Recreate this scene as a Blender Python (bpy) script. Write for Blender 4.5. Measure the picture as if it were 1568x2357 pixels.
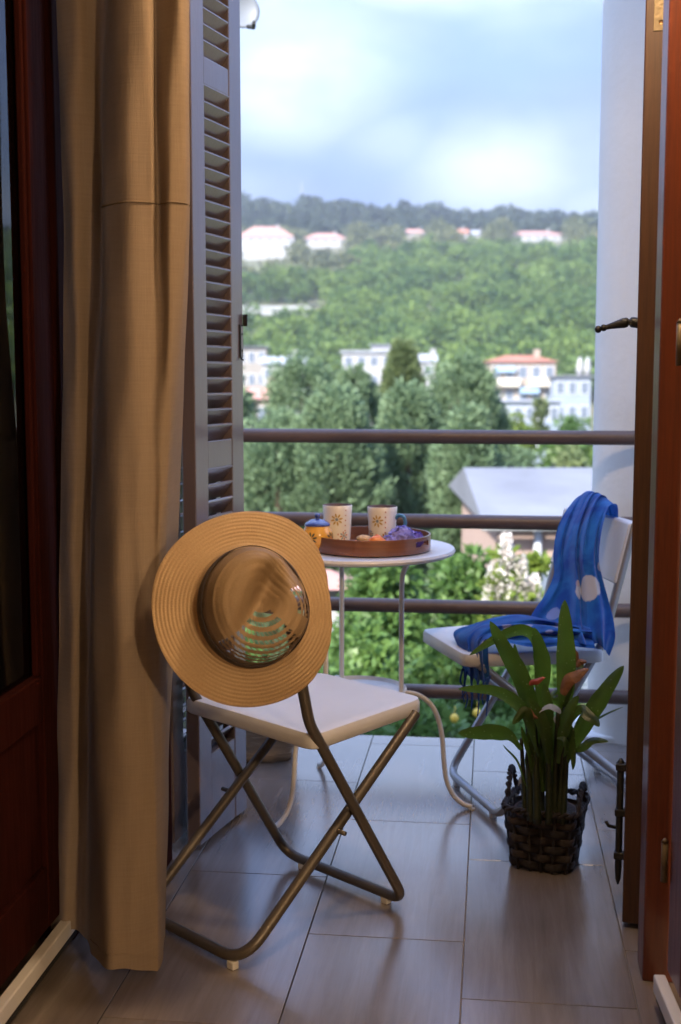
import bpy, bmesh, math, random
import numpy as np
from mathutils import Vector, Matrix

for o in list(bpy.data.objects): bpy.data.objects.remove(o)
SC = bpy.context.scene
COL = SC.collection
R = math.radians

# ------------------------------------------------------------------ camera
F_PX = 2900.0                       # focal length in pixels of a 1568 x 2356 picture
CAM_H = 1.17
PITCH = math.atan(323 / F_PX)
YAW = math.atan(351 * math.cos(PITCH) / F_PX)
cam_data = bpy.data.cameras.new('camera')
cam = bpy.data.objects.new('camera', cam_data); COL.objects.link(cam)
cam.location = (0, 0, CAM_H)
cam.rotation_euler = (math.pi / 2 - PITCH, 0, YAW)
cam_data.sensor_fit = 'VERTICAL'; cam_data.sensor_height = 36.0; cam_data.sensor_width = 24.0
cam_data.lens = F_PX / 2356 * 36.0
cam_data.clip_start = 0.05; cam_data.clip_end = 6000
cam_data.dof.use_dof = True; cam_data.dof.focus_distance = 2.62; cam_data.dof.aperture_fstop = 3.8
SC.camera = cam

# ------------------------------------------------------------------ sun and exposure
TO_SUN = Vector((-0.36, -0.70, 0.62)).normalized()
sun_d = bpy.data.lights.new('sun', 'SUN'); sun = bpy.data.objects.new('sun', sun_d); COL.objects.link(sun)
sun_d.energy = 4.2; sun_d.angle = R(4); sun_d.color = (1.0, 0.95, 0.86)
sun.rotation_euler = TO_SUN.to_track_quat('Z', 'Y').to_euler()
vs = SC.view_settings
vs.view_transform = 'Standard'; vs.look = 'None'; vs.exposure = 1.5; vs.gamma = 1.0; vs.use_curve_mapping = False

# ------------------------------------------------------------------ pixel helpers (1568 x 2356 picture)
FW = np.array([-math.sin(YAW) * math.cos(PITCH), math.cos(YAW) * math.cos(PITCH), -math.sin(PITCH)])
RT = np.array([math.cos(YAW), math.sin(YAW), 0.0]); UP = np.cross(RT, FW); CC = np.array([0, 0, CAM_H])
def ray(px, py): return FW + RT * ((px - 784) / F_PX) + UP * ((1178 - py) / F_PX)
def on_z(px, py, h=0.0): d = ray(px, py); return CC + d * ((h - CAM_H) / d[2])
def on_y(px, py, Y): d = ray(px, py); return CC + d * (Y / d[1])
def at_depth(px, py, t): return CC + ray(px, py) * t

# ------------------------------------------------------------------ world: daylight with broken cloud
world = bpy.data.worlds.new('World'); SC.world = world; world.use_nodes = True
wn = world.node_tree; wn.nodes.clear()
def N(tree, kind, **kw):
    n = tree.nodes.new(kind)
    for k, v in kw.items():
        if k.startswith('i_'):
            key = k[2:]; key = int(key) if key.isdigit() else key.replace('_', ' ')
            n.inputs[key].default_value = v
        else: setattr(n, k, v)
    return n
def build_world():
    L = wn.links.new
    out = N(wn, 'ShaderNodeOutputWorld'); bg = N(wn, 'ShaderNodeBackground'); bg.inputs['Strength'].default_value = 0.1
    L(bg.outputs[0], out.inputs[0])
    sky = N(wn, 'ShaderNodeTexSky'); sky.sky_type = 'NISHITA'; sky.sun_disc = False
    sky.sun_elevation = math.asin(TO_SUN.z); sky.sun_rotation = math.atan2(TO_SUN.x, TO_SUN.y)
    sky.air_density = 1.0; sky.dust_density = 1.0; sky.ozone_density = 2.0
    tc = N(wn, 'ShaderNodeTexCoord')
    stretch = N(wn, 'ShaderNodeMapping'); stretch.inputs['Scale'].default_value = (1.0, 1.0, 2.2)
    L(tc.outputs['Generated'], stretch.inputs[0])
    nz = N(wn, 'ShaderNodeTexNoise', i_Scale=5.0, i_Detail=6.0, i_Roughness=0.55); L(stretch.outputs[0], nz.inputs['Vector'])
    nz2 = N(wn, 'ShaderNodeTexNoise', i_Scale=2.4, i_Detail=4.0, i_Roughness=0.5); L(stretch.outputs[0], nz2.inputs['Vector'])
    # direction nudged by noise so that cloud edges are ragged
    sub = N(wn, 'ShaderNodeVectorMath', operation='SUBTRACT'); L(nz.outputs['Color'], sub.inputs[0]); sub.inputs[1].default_value = (0.5, 0.5, 0.5)
    scl = N(wn, 'ShaderNodeVectorMath', operation='SCALE'); L(sub.outputs[0], scl.inputs[0]); scl.inputs['Scale'].default_value = 0.07
    add = N(wn, 'ShaderNodeVectorMath', operation='ADD'); L(tc.outputs['Generated'], add.inputs[0]); L(scl.outputs[0], add.inputs[1])
    nrm = N(wn, 'ShaderNodeVectorMath', operation='NORMALIZE'); L(add.outputs[0], nrm.inputs[0])
    # white cloud banks
    total = None
    for (px, py, rad, amt) in [(665, 190, 0.090, 1.0), (640, 60, 0.125, 0.50), (905, 325, 0.050, 0.38), (1150, 398, 0.085, 1.0), (1260, 440, 0.120, 0.45), (1410, 490, 0.070, 0.95)]:
        d = Vector(ray(px, py)).normalized()
        df_ = N(wn, 'ShaderNodeVectorMath', operation='SUBTRACT'); L(nrm.outputs[0], df_.inputs[0]); df_.inputs[1].default_value = d
        an_ = N(wn, 'ShaderNodeVectorMath', operation='MULTIPLY'); L(df_.outputs[0], an_.inputs[0]); an_.inputs[1].default_value = (1.0, 1.0, 1.75)
        ln_ = N(wn, 'ShaderNodeVectorMath', operation='LENGTH'); L(an_.outputs[0], ln_.inputs[0])
        mr = N(wn, 'ShaderNodeMapRange', interpolation_type='SMOOTHSTEP'); L(ln_.outputs['Value'], mr.inputs['Value'])
        mr.inputs['From Min'].default_value = rad * 1.25; mr.inputs['From Max'].default_value = rad * 0.1
        mr.inputs['To Min'].default_value = 0; mr.inputs['To Max'].default_value = amt
        if total is None: total = mr.outputs[0]
        else:
            m = N(wn, 'ShaderNodeMath', operation='MAXIMUM'); L(total, m.inputs[0]); L(mr.outputs[0], m.inputs[1]); total = m.outputs[0]
    rag = N(wn, 'ShaderNodeTexNoise', i_Scale=8.0, i_Detail=6.0, i_Roughness=0.55); L(stretch.outputs[0], rag.inputs['Vector'])
    rg = N(wn, 'ShaderNodeMapRange'); L(rag.outputs['Fac'], rg.inputs['Value']); rg.inputs['From Min'].default_value = 0.3; rg.inputs['From Max'].default_value = 0.6
    rg.inputs['To Min'].default_value = 0.45; rg.inputs['To Max'].default_value = 1.0
    sm_ = N(wn, 'ShaderNodeMath', operation='MULTIPLY'); L(total, sm_.inputs[0]); L(rg.outputs[0], sm_.inputs[1]); total = sm_.outputs[0]
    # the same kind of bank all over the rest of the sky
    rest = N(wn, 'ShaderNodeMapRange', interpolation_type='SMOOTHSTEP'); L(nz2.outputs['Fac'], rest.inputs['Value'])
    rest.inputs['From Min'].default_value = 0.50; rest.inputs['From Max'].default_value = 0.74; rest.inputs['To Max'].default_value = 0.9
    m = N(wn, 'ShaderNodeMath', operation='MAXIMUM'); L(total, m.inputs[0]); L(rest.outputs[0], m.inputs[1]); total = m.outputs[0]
    # base: clear blue from the sky texture under a thin grey-blue veil
    veil_f = N(wn, 'ShaderNodeMapRange'); L(nz.outputs['Fac'], veil_f.inputs['Value'])
    veil_f.inputs['From Min'].default_value = 0.3; veil_f.inputs['From Max'].default_value = 0.7
    veil_f.inputs['To Min'].default_value = 0.80; veil_f.inputs['To Max'].default_value = 0.97
    mix1 = N(wn, 'ShaderNodeMix', data_type='RGBA'); L(veil_f.outputs[0], mix1.inputs[0])
    L(sky.outputs[0], mix1.inputs[6]); mix1.inputs[7].default_value = (0.78, 1.16, 2.45, 1)
    mix2 = N(wn, 'ShaderNodeMix', data_type='RGBA'); L(total, mix2.inputs[0])
    L(mix1.outputs[2], mix2.inputs[6]); mix2.inputs[7].default_value = (3.0, 3.4, 3.8, 1)
    # brighter towards the zenith, steeper than CIE overcast, raised to light balcony and column
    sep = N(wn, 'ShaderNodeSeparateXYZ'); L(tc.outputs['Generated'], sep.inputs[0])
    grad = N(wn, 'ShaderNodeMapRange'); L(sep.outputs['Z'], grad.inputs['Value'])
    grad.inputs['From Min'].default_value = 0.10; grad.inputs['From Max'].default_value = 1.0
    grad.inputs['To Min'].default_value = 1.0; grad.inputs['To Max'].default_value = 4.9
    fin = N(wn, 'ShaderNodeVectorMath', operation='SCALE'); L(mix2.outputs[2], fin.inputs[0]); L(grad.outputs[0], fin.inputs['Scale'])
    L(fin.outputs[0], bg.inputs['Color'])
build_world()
SC.cycles.use_denoising = True
SC.cycles.max_bounces = 8; SC.cycles.diffuse_bounces = 4; SC.cycles.glossy_bounces = 4; SC.cycles.transmission_bounces = 6
SC.cycles.volume_bounces = 0; SC.cycles.transparent_max_bounces = 8
SC.cycles.sample_clamp_indirect = 6.0
SC.cycles.caustics_reflective = False; SC.cycles.caustics_refractive = False

# ------------------------------------------------------------------ materials
MATS = {}
def mat(name, col, rough=0.5, metal=0.0, var=0.0, vscale=6.0, bump=0.0, bscale=60.0, coat=0.0, stretch=(1, 1, 1), col2=None, spec=0.5, rvar=0.0):
    """Principled material: two tones mixed by noise, with fine relief and varying gloss."""
    if name in MATS: return MATS[name]
    m = bpy.data.materials.new(name); m.use_nodes = True; t = m.node_tree; L = t.links.new
    b = t.nodes['Principled BSDF']
    b.inputs['Roughness'].default_value = rough; b.inputs['Metallic'].default_value = metal
    b.inputs['Coat Weight'].default_value = coat; b.inputs['Coat Roughness'].default_value = 0.15
    b.inputs['Specular IOR Level'].default_value = spec
    b.inputs['Base Color'].default_value = (*col, 1)
    if var or col2 or bump or rvar:
        tc = N(t, 'ShaderNodeTexCoord'); mp = N(t, 'ShaderNodeMapping'); mp.inputs['Scale'].default_value = stretch
        L(tc.outputs['Object'], mp.inputs[0])
    if var or col2:
        nz = N(t, 'ShaderNodeTexNoise', i_Scale=vscale, i_Detail=6.0, i_Roughness=0.6); L(mp.outputs[0], nz.inputs['Vector'])
        mr = N(t, 'ShaderNodeMapRange'); L(nz.outputs['Fac'], mr.inputs[0]); mr.inputs[1].default_value = 0.32; mr.inputs[2].default_value = 0.68
        mx = N(t, 'ShaderNodeMix', data_type='RGBA'); L(mr.outputs[0], mx.inputs[0])
        c2 = col2 if col2 else tuple(c * (1 - var) for c in col)
        mx.inputs[6].default_value = (*col, 1); mx.inputs[7].default_value = (*c2, 1)
        L(mx.outputs[2], b.inputs['Base Color'])
        if rvar:
            rr = N(t, 'ShaderNodeMapRange'); L(nz.outputs['Fac'], rr.inputs[0]); rr.inputs[1].default_value = 0.3; rr.inputs[2].default_value = 0.7
            rr.inputs[3].default_value = max(0.02, rough - rvar); rr.inputs[4].default_value = rough + rvar; L(rr.outputs[0], b.inputs['Roughness'])
    if bump:
        nb = N(t, 'ShaderNodeTexNoise', i_Scale=bscale, i_Detail=4.0); L(mp.outputs[0], nb.inputs['Vector'])
        bp = N(t, 'ShaderNodeBump'); bp.inputs['Strength'].default_value = bump; bp.inputs['Distance'].default_value = 0.01
        L(nb.outputs['Fac'], bp.inputs['Height']); L(bp.outputs[0], b.inputs['Normal'])
    MATS[name] = m; return m

def leaf_mat(name, c1, c2, trans=0.3, rough=0.45, scale=0.35):
    if name in MATS: return MATS[name]
    m = bpy.data.materials.new(name); m.use_nodes = True; t = m.node_tree; L = t.links.new
    b = t.nodes['Principled BSDF']; out = t.nodes['Material Output']
    geo = N(t, 'ShaderNodeNewGeometry'); tc = N(t, 'ShaderNodeTexCoord')
    nz = N(t, 'ShaderNodeTexNoise', i_Scale=scale, i_Detail=3.0); L(tc.outputs['Object'], nz.inputs['Vector'])
    ad = N(t, 'ShaderNodeMath', operation='ADD'); L(nz.outputs['Fac'], ad.inputs[0])
    sc_ = N(t, 'ShaderNodeMath', operation='MULTIPLY'); L(geo.outputs['Random Per Island'], sc_.inputs[0]); sc_.inputs[1].default_value = 0.32
    tn = N(t, 'ShaderNodeAttribute', attribute_name='tone'); t2 = N(t, 'ShaderNodeMath', operation='MULTIPLY_ADD'); L(tn.outputs['Fac'], t2.inputs[0]); t2.inputs[1].default_value = 0.55; L(sc_.outputs[0], t2.inputs[2])
    L(t2.outputs[0], ad.inputs[1])
    mr = N(t, 'ShaderNodeMapRange'); L(ad.outputs[0], mr.inputs[0]); mr.inputs[1].default_value = 0.45; mr.inputs[2].default_value = 1.1
    mx = N(t, 'ShaderNodeMix', data_type='RGBA'); L(mr.outputs[0], mx.inputs[0])
    mx.inputs[6].default_value = (*c1, 1); mx.inputs[7].default_value = (*c2, 1)
    L(mx.outputs[2], b.inputs['Base Color']); b.inputs['Roughness'].default_value = rough; b.inputs['Specular IOR Level'].default_value = 0.3
    if trans:
        tr = N(t, 'ShaderNodeBsdfTranslucent'); L(mx.outputs[2], tr.inputs['Color'])
        ms = N(t, 'ShaderNodeMixShader'); ms.inputs[0].default_value = trans
        L(b.outputs[0], ms.inputs[1]); L(tr.outputs[0], ms.inputs[2]); L(ms.outputs[0], out.inputs['Surface'])
    MATS[name] = m; return m

def cloth_mat(name, c1, c2, trans, weave=900.0, vscale=4.0, bump=0.25):
    """woven cloth: crossed thread relief and slubs, some light shines through"""
    m = bpy.data.materials.new(name); m.use_nodes = True; t = m.node_tree; L = t.links.new
    b = t.nodes['Principled BSDF']; out = t.nodes['Material Output']; tc = N(t, 'ShaderNodeTexCoord')
    def noise(sx, sy, sz, s, d=3.0):
        mp = N(t, 'ShaderNodeMapping'); mp.inputs['Scale'].default_value = (sx, sy, sz); L(tc.outputs['Object'], mp.inputs[0])
        nz = N(t, 'ShaderNodeTexNoise', i_Scale=s, i_Detail=d); L(mp.outputs[0], nz.inputs['Vector']); return nz.outputs['Fac']
    warp = noise(1, 1, 0.03, weave * 0.5); weft = noise(0.04, 0.04, 1, weave * 0.35); big = noise(1, 1, 0.4, vscale, 5)
    ad = N(t, 'ShaderNodeMath', operation='ADD'); L(warp, ad.inputs[0]); L(weft, ad.inputs[1])
    ad2 = N(t, 'ShaderNodeMath', operation='MULTIPLY_ADD'); L(ad.outputs[0], ad2.inputs[0]); ad2.inputs[1].default_value = 0.5; L(big, ad2.inputs[2])
    mr = N(t, 'ShaderNodeMapRange'); L(ad2.outputs[0], mr.inputs[0]); mr.inputs[1].default_value = 0.7; mr.inputs[2].default_value = 1.3
    mx = N(t, 'ShaderNodeMix', data_type='RGBA'); L(mr.outputs[0], mx.inputs[0]); mx.inputs[6].default_value = (*c1, 1); mx.inputs[7].default_value = (*c2, 1)
    L(mx.outputs[2], b.inputs['Base Color']); b.inputs['Roughness'].default_value = 0.9; b.inputs['Specular IOR Level'].default_value = 0.1
    bp = N(t, 'ShaderNodeBump'); bp.inputs['Strength'].default_value = bump; bp.inputs['Distance'].default_value = 0.002
    L(ad.outputs[0], bp.inputs['Height']); L(bp.outputs[0], b.inputs['Normal'])
    tr = N(t, 'ShaderNodeBsdfTranslucent'); L(mx.outputs[2], tr.inputs['Color'])
    ms = N(t, 'ShaderNodeMixShader'); ms.inputs[0].default_value = trans
    L(b.outputs[0], ms.inputs[1]); L(tr.outputs[0], ms.inputs[2]); L(ms.outputs[0], out.inputs['Surface'])
    MATS[name] = m; return m

def tile_mat():
    """wood-look porcelain: each tile its own tone and its own grain"""
    m = bpy.data.materials.new('porcelain_tile'); m.use_nodes = True; t = m.node_tree; L = t.links.new
    b = t.nodes['Principled BSDF']; tc = N(t, 'ShaderNodeTexCoord'); oi = N(t, 'ShaderNodeObjectInfo')
    off = N(t, 'ShaderNodeVectorMath', operation='SCALE'); off.inputs[0].default_value = (7.3, 3.1, 0); L(oi.outputs['Random'], off.inputs['Scale'])
    ad = N(t, 'ShaderNodeVectorMath', operation='ADD'); L(tc.outputs['Object'], ad.inputs[0]); L(off.outputs[0], ad.inputs[1])
    mp = N(t, 'ShaderNodeMapping'); mp.inputs['Scale'].default_value = (16, 1.1, 1); L(ad.outputs[0], mp.inputs[0])
    gr = N(t, 'ShaderNodeTexNoise', i_Scale=3.0, i_Detail=8.0, i_Roughness=0.65, i_Distortion=0.6); L(mp.outputs[0], gr.inputs['Vector'])
    cl = N(t, 'ShaderNodeTexNoise', i_Scale=4.0, i_Detail=3.0); L(ad.outputs[0], cl.inputs['Vector'])
    mr = N(t, 'ShaderNodeMapRange'); L(gr.outputs['Fac'], mr.inputs[0]); mr.inputs[1].default_value = 0.3; mr.inputs[2].default_value = 0.72
    mx = N(t, 'ShaderNodeMix', data_type='RGBA'); L(mr.outputs[0], mx.inputs[0]); mx.inputs[6].default_value = (0.205, 0.172, 0.152, 1); mx.inputs[7].default_value = (0.145, 0.118, 0.102, 1)
    mv = N(t, 'ShaderNodeMapRange'); L(cl.outputs['Fac'], mv.inputs[0]); mv.inputs[3].default_value = 0.82; mv.inputs[4].default_value = 1.15
    mo = N(t, 'ShaderNodeMapRange'); L(oi.outputs['Random'], mo.inputs[0]); mo.inputs[3].default_value = 0.92; mo.inputs[4].default_value = 1.06
    mm = N(t, 'ShaderNodeMath', operation='MULTIPLY'); L(mv.outputs[0], mm.inputs[0]); L(mo.outputs[0], mm.inputs[1])
    sc_ = N(t, 'ShaderNodeVectorMath', operation='SCALE'); L(mx.outputs[2], sc_.inputs[0]); L(mm.outputs[0], sc_.inputs['Scale'])
    L(sc_.outputs[0], b.inputs['Base Color'])
    rr = N(t, 'ShaderNodeMapRange'); L(cl.outputs['Fac'], rr.inputs[0]); rr.inputs[3].default_value = 0.16; rr.inputs[4].default_value = 0.30; L(rr.outputs[0], b.inputs['Roughness']); b.inputs['IOR'].default_value = 1.62; b.inputs['Coat Weight'].default_value = 0.7; b.inputs['Coat Roughness'].default_value = 0.22; b.inputs['Coat IOR'].default_value = 1.6
    bp = N(t, 'ShaderNodeBump'); bp.inputs['Strength'].default_value = 0.12; bp.inputs['Distance'].default_value = 0.002
    L(gr.outputs['Fac'], bp.inputs['Height']); L(bp.outputs[0], b.inputs['Normal'])
    return m

def glass_mat():
    m = bpy.data.materials.new('window_glass'); m.use_nodes = True; t = m.node_tree; L = t.links.new
    for n in list(t.nodes):
        if n.type == 'BSDF_PRINCIPLED': t.nodes.remove(n)
    g = N(t, 'ShaderNodeBsdfGlossy'); g.inputs['Roughness'].default_value = 0.02
    tr = N(t, 'ShaderNodeBsdfTransparent'); tr.inputs['Color'].default_value = (0.93, 0.95, 0.94, 1)
    fr = N(t, 'ShaderNodeFresnel'); fr.inputs['IOR'].default_value = 1.45
    ms = N(t, 'ShaderNodeMixShader'); L(fr.outputs[0], ms.inputs[0]); L(tr.outputs[0], ms.inputs[1]); L(g.outputs[0], ms.inputs[2])
    L(ms.outputs[0], t.nodes['Material Output'].inputs['Surface']); return m

# ------------------------------------------------------------------ geometry helpers
def link_mesh(name, me, m=None, parent=None, smooth=False, loc=(0, 0, 0), rot=(0, 0, 0)):
    o = bpy.data.objects.new(name, me); COL.objects.link(o)
    if m is not None: me.materials.append(m)
    if smooth: me.polygons.foreach_set('use_smooth', [True] * len(me.polygons))
    o.location = loc; o.rotation_euler = rot
    if parent is not None: o.parent = parent
    return o
def mesh_pd(name, v, f):
    me = bpy.data.meshes.new(name); me.from_pydata([tuple(p) for p in v], [], f); me.update(); return me
def obj(name, v, f, m=None, parent=None, smooth=False, loc=(0, 0, 0), rot=(0, 0, 0)):
    return link_mesh(name, mesh_pd(name, v, f), m, parent, smooth, loc, rot)
def tag(o, label=None, cat=None, group=None, kind=None):
    if label: o['label'] = label
    if cat: o['category'] = cat
    if group: o['group'] = group
    if kind: o['kind'] = kind
    return o
def thing(name, label, cat, loc=(0, 0, 0), rotz=0.0, group=None):
    o = bpy.data.objects.new(name, None); COL.objects.link(o); o.empty_display_size = 0.1
    o.location = loc; o.rotation_euler = (0, 0, rotz); return tag(o, label, cat, group)

class MB:
    """collects shapes, then links them as one mesh"""
    def __init__(s): s.v = []; s.f = []
    def add(s, v, f):
        k = len(s.v); s.v += [tuple(p) for p in v]; s.f += [tuple(i + k for i in q) for q in f]; return s
    def box(s, a, b, M=None):
        x0, y0, z0 = a; x1, y1, z1 = b
        v = [(x0, y0, z0), (x1, y0, z0), (x1, y1, z0), (x0, y1, z0), (x0, y0, z1), (x1, y0, z1), (x1, y1, z1), (x0, y1, z1)]
        if M is not None: v = [tuple(M @ Vector(p)) for p in v]
        return s.add(v, [(0, 3, 2, 1), (4, 5, 6, 7), (0, 1, 5, 4), (1, 2, 6, 5), (2, 3, 7, 6), (3, 0, 4, 7)])
    def tube(s, pts, r, n=10, closed=False, caps=True, squash=None):
        pts = [Vector(p) for p in pts]; k = len(pts)
        rs = r if hasattr(r, '__len__') else [r] * k
        tang = []
        for i in range(k):
            a = pts[(i - 1) % k] if (closed or i > 0) else pts[i]; b = pts[(i + 1) % k] if (closed or i < k - 1) else pts[i]
            t = b - a; tang.append(t.normalized() if t.length > 1e-9 else Vector((0, 0, 1)))
        u = tang[0].orthogonal().normalized(); V = []
        for i in range(k):
            if i: u = u - tang[i] * u.dot(tang[i]); u = u.normalized() if u.length > 1e-6 else tang[i].orthogonal().normalized()
            w = tang[i].cross(u)
            for j in range(n):
                a = 2 * math.pi * j / n; V.append(pts[i] + (u * math.cos(a) + w * math.sin(a)) * rs[i])
        Fc = []
        for i in range(k if closed else k - 1):
            for j in range(n):
                a = i * n + j; b = i * n + (j + 1) % n; c = ((i + 1) % k) * n + (j + 1) % n; d = ((i + 1) % k) * n + j
                Fc.append((a, b, c, d))
        if caps and not closed:
            Fc.append(tuple(range(n - 1, -1, -1))); Fc.append(tuple(range((k - 1) * n, k * n)))
        return s.add(V, Fc)
    def lathe(s, prof, n=32, c=(0, 0, 0), close_ends=True):
        k = len(prof); V = []; Fc = []
        for (r, z) in prof:
            for j in range(n):
                a = 2 * math.pi * j / n; V.append((c[0] + r * math.cos(a), c[1] + r * math.sin(a), c[2] + z))
        for i in range(k - 1):
            for j in range(n): Fc.append((i * n + j, i * n + (j + 1) % n, (i + 1) * n + (j + 1) % n, (i + 1) * n + j))
        if close_ends: Fc.append(tuple(range(n - 1, -1, -1))); Fc.append(tuple(range((k - 1) * n, k * n)))
        return s.add(V, Fc)
    def prism(s, poly, z0, z1):
        n = len(poly); V = [(x, y, z0) for x, y in poly] + [(x, y, z1) for x, y in poly]
        Fc = [tuple(range(n - 1, -1, -1)), tuple(range(n, 2 * n))] + [(i, (i + 1) % n, n + (i + 1) % n, n + i) for i in range(n)]
        return s.add(V, Fc)
    def build(s, name, m, parent=None, smooth=False, bevel=0.0, loc=(0, 0, 0), rot=(0, 0, 0), auto=False):
        o = obj(name, s.v, s.f, m, parent, smooth, loc, rot)
        if bevel:
            bv = o.modifiers.new('bevel', 'BEVEL'); bv.width = bevel; bv.segments = 2; bv.limit_method = 'ANGLE'; bv.angle_limit = R(40)
        if auto:
            o.data.polygons.foreach_set('use_smooth', [True] * len(o.data.polygons))
            o.data.set_sharp_from_angle(angle=R(38))
        return o

def spline(pts, per=8, closed=False):
    """Catmull-Rom through the points"""
    P = [np.array(p, float) for p in pts]; k = len(P); out = []
    seg = k if closed else k - 1
    for i in range(seg):
        if closed: p0, p1, p2, p3 = P[(i - 1) % k], P[i], P[(i + 1) % k], P[(i + 2) % k]
        else: p0, p1, p2, p3 = P[max(i - 1, 0)], P[i], P[i + 1], P[min(i + 2, k - 1)]
        for j in range(per):
            t = j / per
            out.append(0.5 * (2 * p1 + (p2 - p0) * t + (2 * p0 - 5 * p1 + 4 * p2 - p3) * t * t + (3 * p1 - p0 - 3 * p2 + p3) * t ** 3))
    if not closed: out.append(P[-1])
    return out
def fillet(pts, rad, n=6):
    """polyline with rounded corners"""
    P = [Vector(p) for p in pts]; out = [P[0]]
    rads = rad if hasattr(rad, '__len__') else [rad] * len(P)
    for i in range(1, len(P) - 1):
        a, b, c = P[i - 1], P[i], P[i + 1]; u = (a - b).normalized(); w = (c - b).normalized()
        ang = u.angle(w); d = min(rads[i] / math.tan(ang / 2), (a - b).length * 0.49, (c - b).length * 0.49)
        p, q = b + u * d, b + w * d
        for j in range(n + 1):
            t = j / n; out.append((1 - t) ** 2 * p + 2 * t * (1 - t) * b + t * t * q)
    out.append(P[-1]); return out
def grid_mesh(rows):
    nr = len(rows); nc = len(rows[0]); v = [p for r in rows for p in r]
    return v, [(i * nc + j, i * nc + j + 1, (i + 1) * nc + j + 1, (i + 1) * nc + j) for i in range(nr - 1) for j in range(nc - 1)]

RNG = np.random.default_rng(11)
def leaf_arrays(P, D, Ls, asp=0.45, curl=0.0):
    """diamond leaves: base at P, along D, length Ls"""
    n = len(P); rnd = RNG.normal(size=(n, 3)); W = np.cross(D, rnd); W /= np.linalg.norm(W, axis=1, keepdims=True) + 1e-9
    U = np.cross(W, D); Lc = Ls[:, None]
    v = np.empty((n, 4, 3)); v[:, 0] = P; v[:, 1] = P + D * Lc * 0.5 + W * Lc * asp * 0.5 + U * Lc * curl
    v[:, 2] = P + D * Lc; v[:, 3] = P + D * Lc * 0.5 - W * Lc * asp * 0.5 + U * Lc * curl
    return v.reshape(-1, 3)
def quads_mesh(name, V):
    me = bpy.data.meshes.new(name); n = len(V) // 4
    me.vertices.add(4 * n); me.vertices.foreach_set('co', V.astype(np.float32).ravel())
    me.loops.add(4 * n); me.loops.foreach_set('vertex_index', np.arange(4 * n, dtype=np.int32))
    me.polygons.add(n); me.polygons.foreach_set('loop_start', np.arange(0, 4 * n, 4, dtype=np.int32))
    me.update(calc_edges=True); return me
def unit(a): return a / (np.linalg.norm(a, axis=-1, keepdims=True) + 1e-9)
def clump_leaves(centers, radii, per, size, asp=0.45, up=0.3, squash=0.8, hang=0.0):
    """leaves over the outer shell of many small clumps"""
    k = len(centers); n = k * per
    c = np.repeat(centers, per, 0); r = np.repeat(radii, per)[:, None]
    d = unit(RNG.normal(size=(n, 3)) + np.array([0, 0, up])); rr = RNG.uniform(0.35, 1.0, size=(n, 1)) ** 0.6
    P = c + d * r * rr * np.array([1, 1, squash])
    D = unit(d + RNG.normal(size=(n, 3)) * 0.6 + np.array([0, 0, -hang]))
    return leaf_arrays(P, D, size * RNG.uniform(0.6, 1.25, n), asp)

# ================================================================== THE SETTING
KEYS_Y = [-60, 9, 40, 140, 190, 215, 330, 450, 560, 640, 800, 850, 1100, 4000]
KEYS_Z = [-3.2, -3.2, -8, -15, -12, -6, 15, 36, 56, 62, 94, 96, 70, 40]
def ground_z(x, y):
    z = np.interp(y, KEYS_Y, KEYS_Z)
    w = np.clip((y - 560) / 240.0, 0, 1)
    z = z - w * 0.045 * (x + 60) + np.clip((y - 200) / 300, 0, 1) * 2.5 * np.sin(x * 0.021 + 1.0) * np.cos(y * 0.013)
    return z
M_soil = mat('garden_soil', (0.16, 0.13, 0.09), 0.95, var=0.5, vscale=0.4, col2=(0.09, 0.12, 0.05), bump=0.6, bscale=3)
ys = np.concatenate([np.linspace(-60, 60, 25), np.linspace(70, 900, 60), np.linspace(950, 4000, 12)])
xs = np.concatenate([np.linspace(-1800, -300, 8), np.linspace(-280, 280, 57), np.linspace(300, 1800, 8)])
tv = [(x, y, float(ground_z(x, y))) for y in ys for x in xs]; nx = len(xs)
tf = [(i * nx + j, i * nx + j + 1, (i + 1) * nx + j + 1, (i + 1) * nx + j) for i in range(len(ys) - 1) for j in range(nx - 1)]
tag(obj('ground', tv, tf, M_soil, smooth=True), kind='structure')

# ---- balcony and room floor: a slab carrying single tiles
M_grout = mat('grout', (0.30, 0.25, 0.21), 0.9)
M_plaster = mat('white_plaster', (0.80, 0.80, 0.78), 0.85, var=0.06, vscale=3, bump=0.15, bscale=40)
M_room = mat('room_plaster', (0.45, 0.38, 0.30), 0.9, var=0.1, vscale=2)
TX, TL, GX = 0.3250, 0.684, -0.3690          # tile width, tile length, one joint line
SLAB_Y = 3.96
floor = MB().box((-2.2, -2.0, -0.22), (1.9, SLAB_Y - 0.012, -0.0095)).build('floor', M_grout)
tag(floor, kind='structure')
M_tile = tile_mat(); tile_me = {}
def place_tile(x0, x1, y0, y1):
    g = 0.0013; key = (round(x1 - x0, 3), round(y1 - y0, 3))
    if key not in tile_me:
        w, l, b = (x1 - x0) / 2 - g, (y1 - y0) / 2 - g, 0.0004
        v = [(sx * w, sy * l, -0.0095) for sx, sy in ((-1, -1), (1, -1), (1, 1), (-1, 1))] + [(sx * w, sy * l, -b) for sx, sy in ((-1, -1), (1, -1), (1, 1), (-1, 1))] + \
            [(sx * (w - b), sy * (l - b), 0) for sx, sy in ((-1, -1), (1, -1), (1, 1), (-1, 1))]
        f = [(8, 9, 10, 11)] + [(a + i, a + (i + 1) % 4, a + 4 + (i + 1) % 4, a + 4 + i) for a in (0, 4) for i in range(4)]
        tile_me[key] = mesh_pd('tile', v, f); tile_me[key].materials.append(M_tile)
    o = bpy.data.objects.new('tile', tile_me[key]); COL.objects.link(o); o.location = ((x0 + x1) / 2, (y0 + y1) / 2, 0); o.parent = floor
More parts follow.
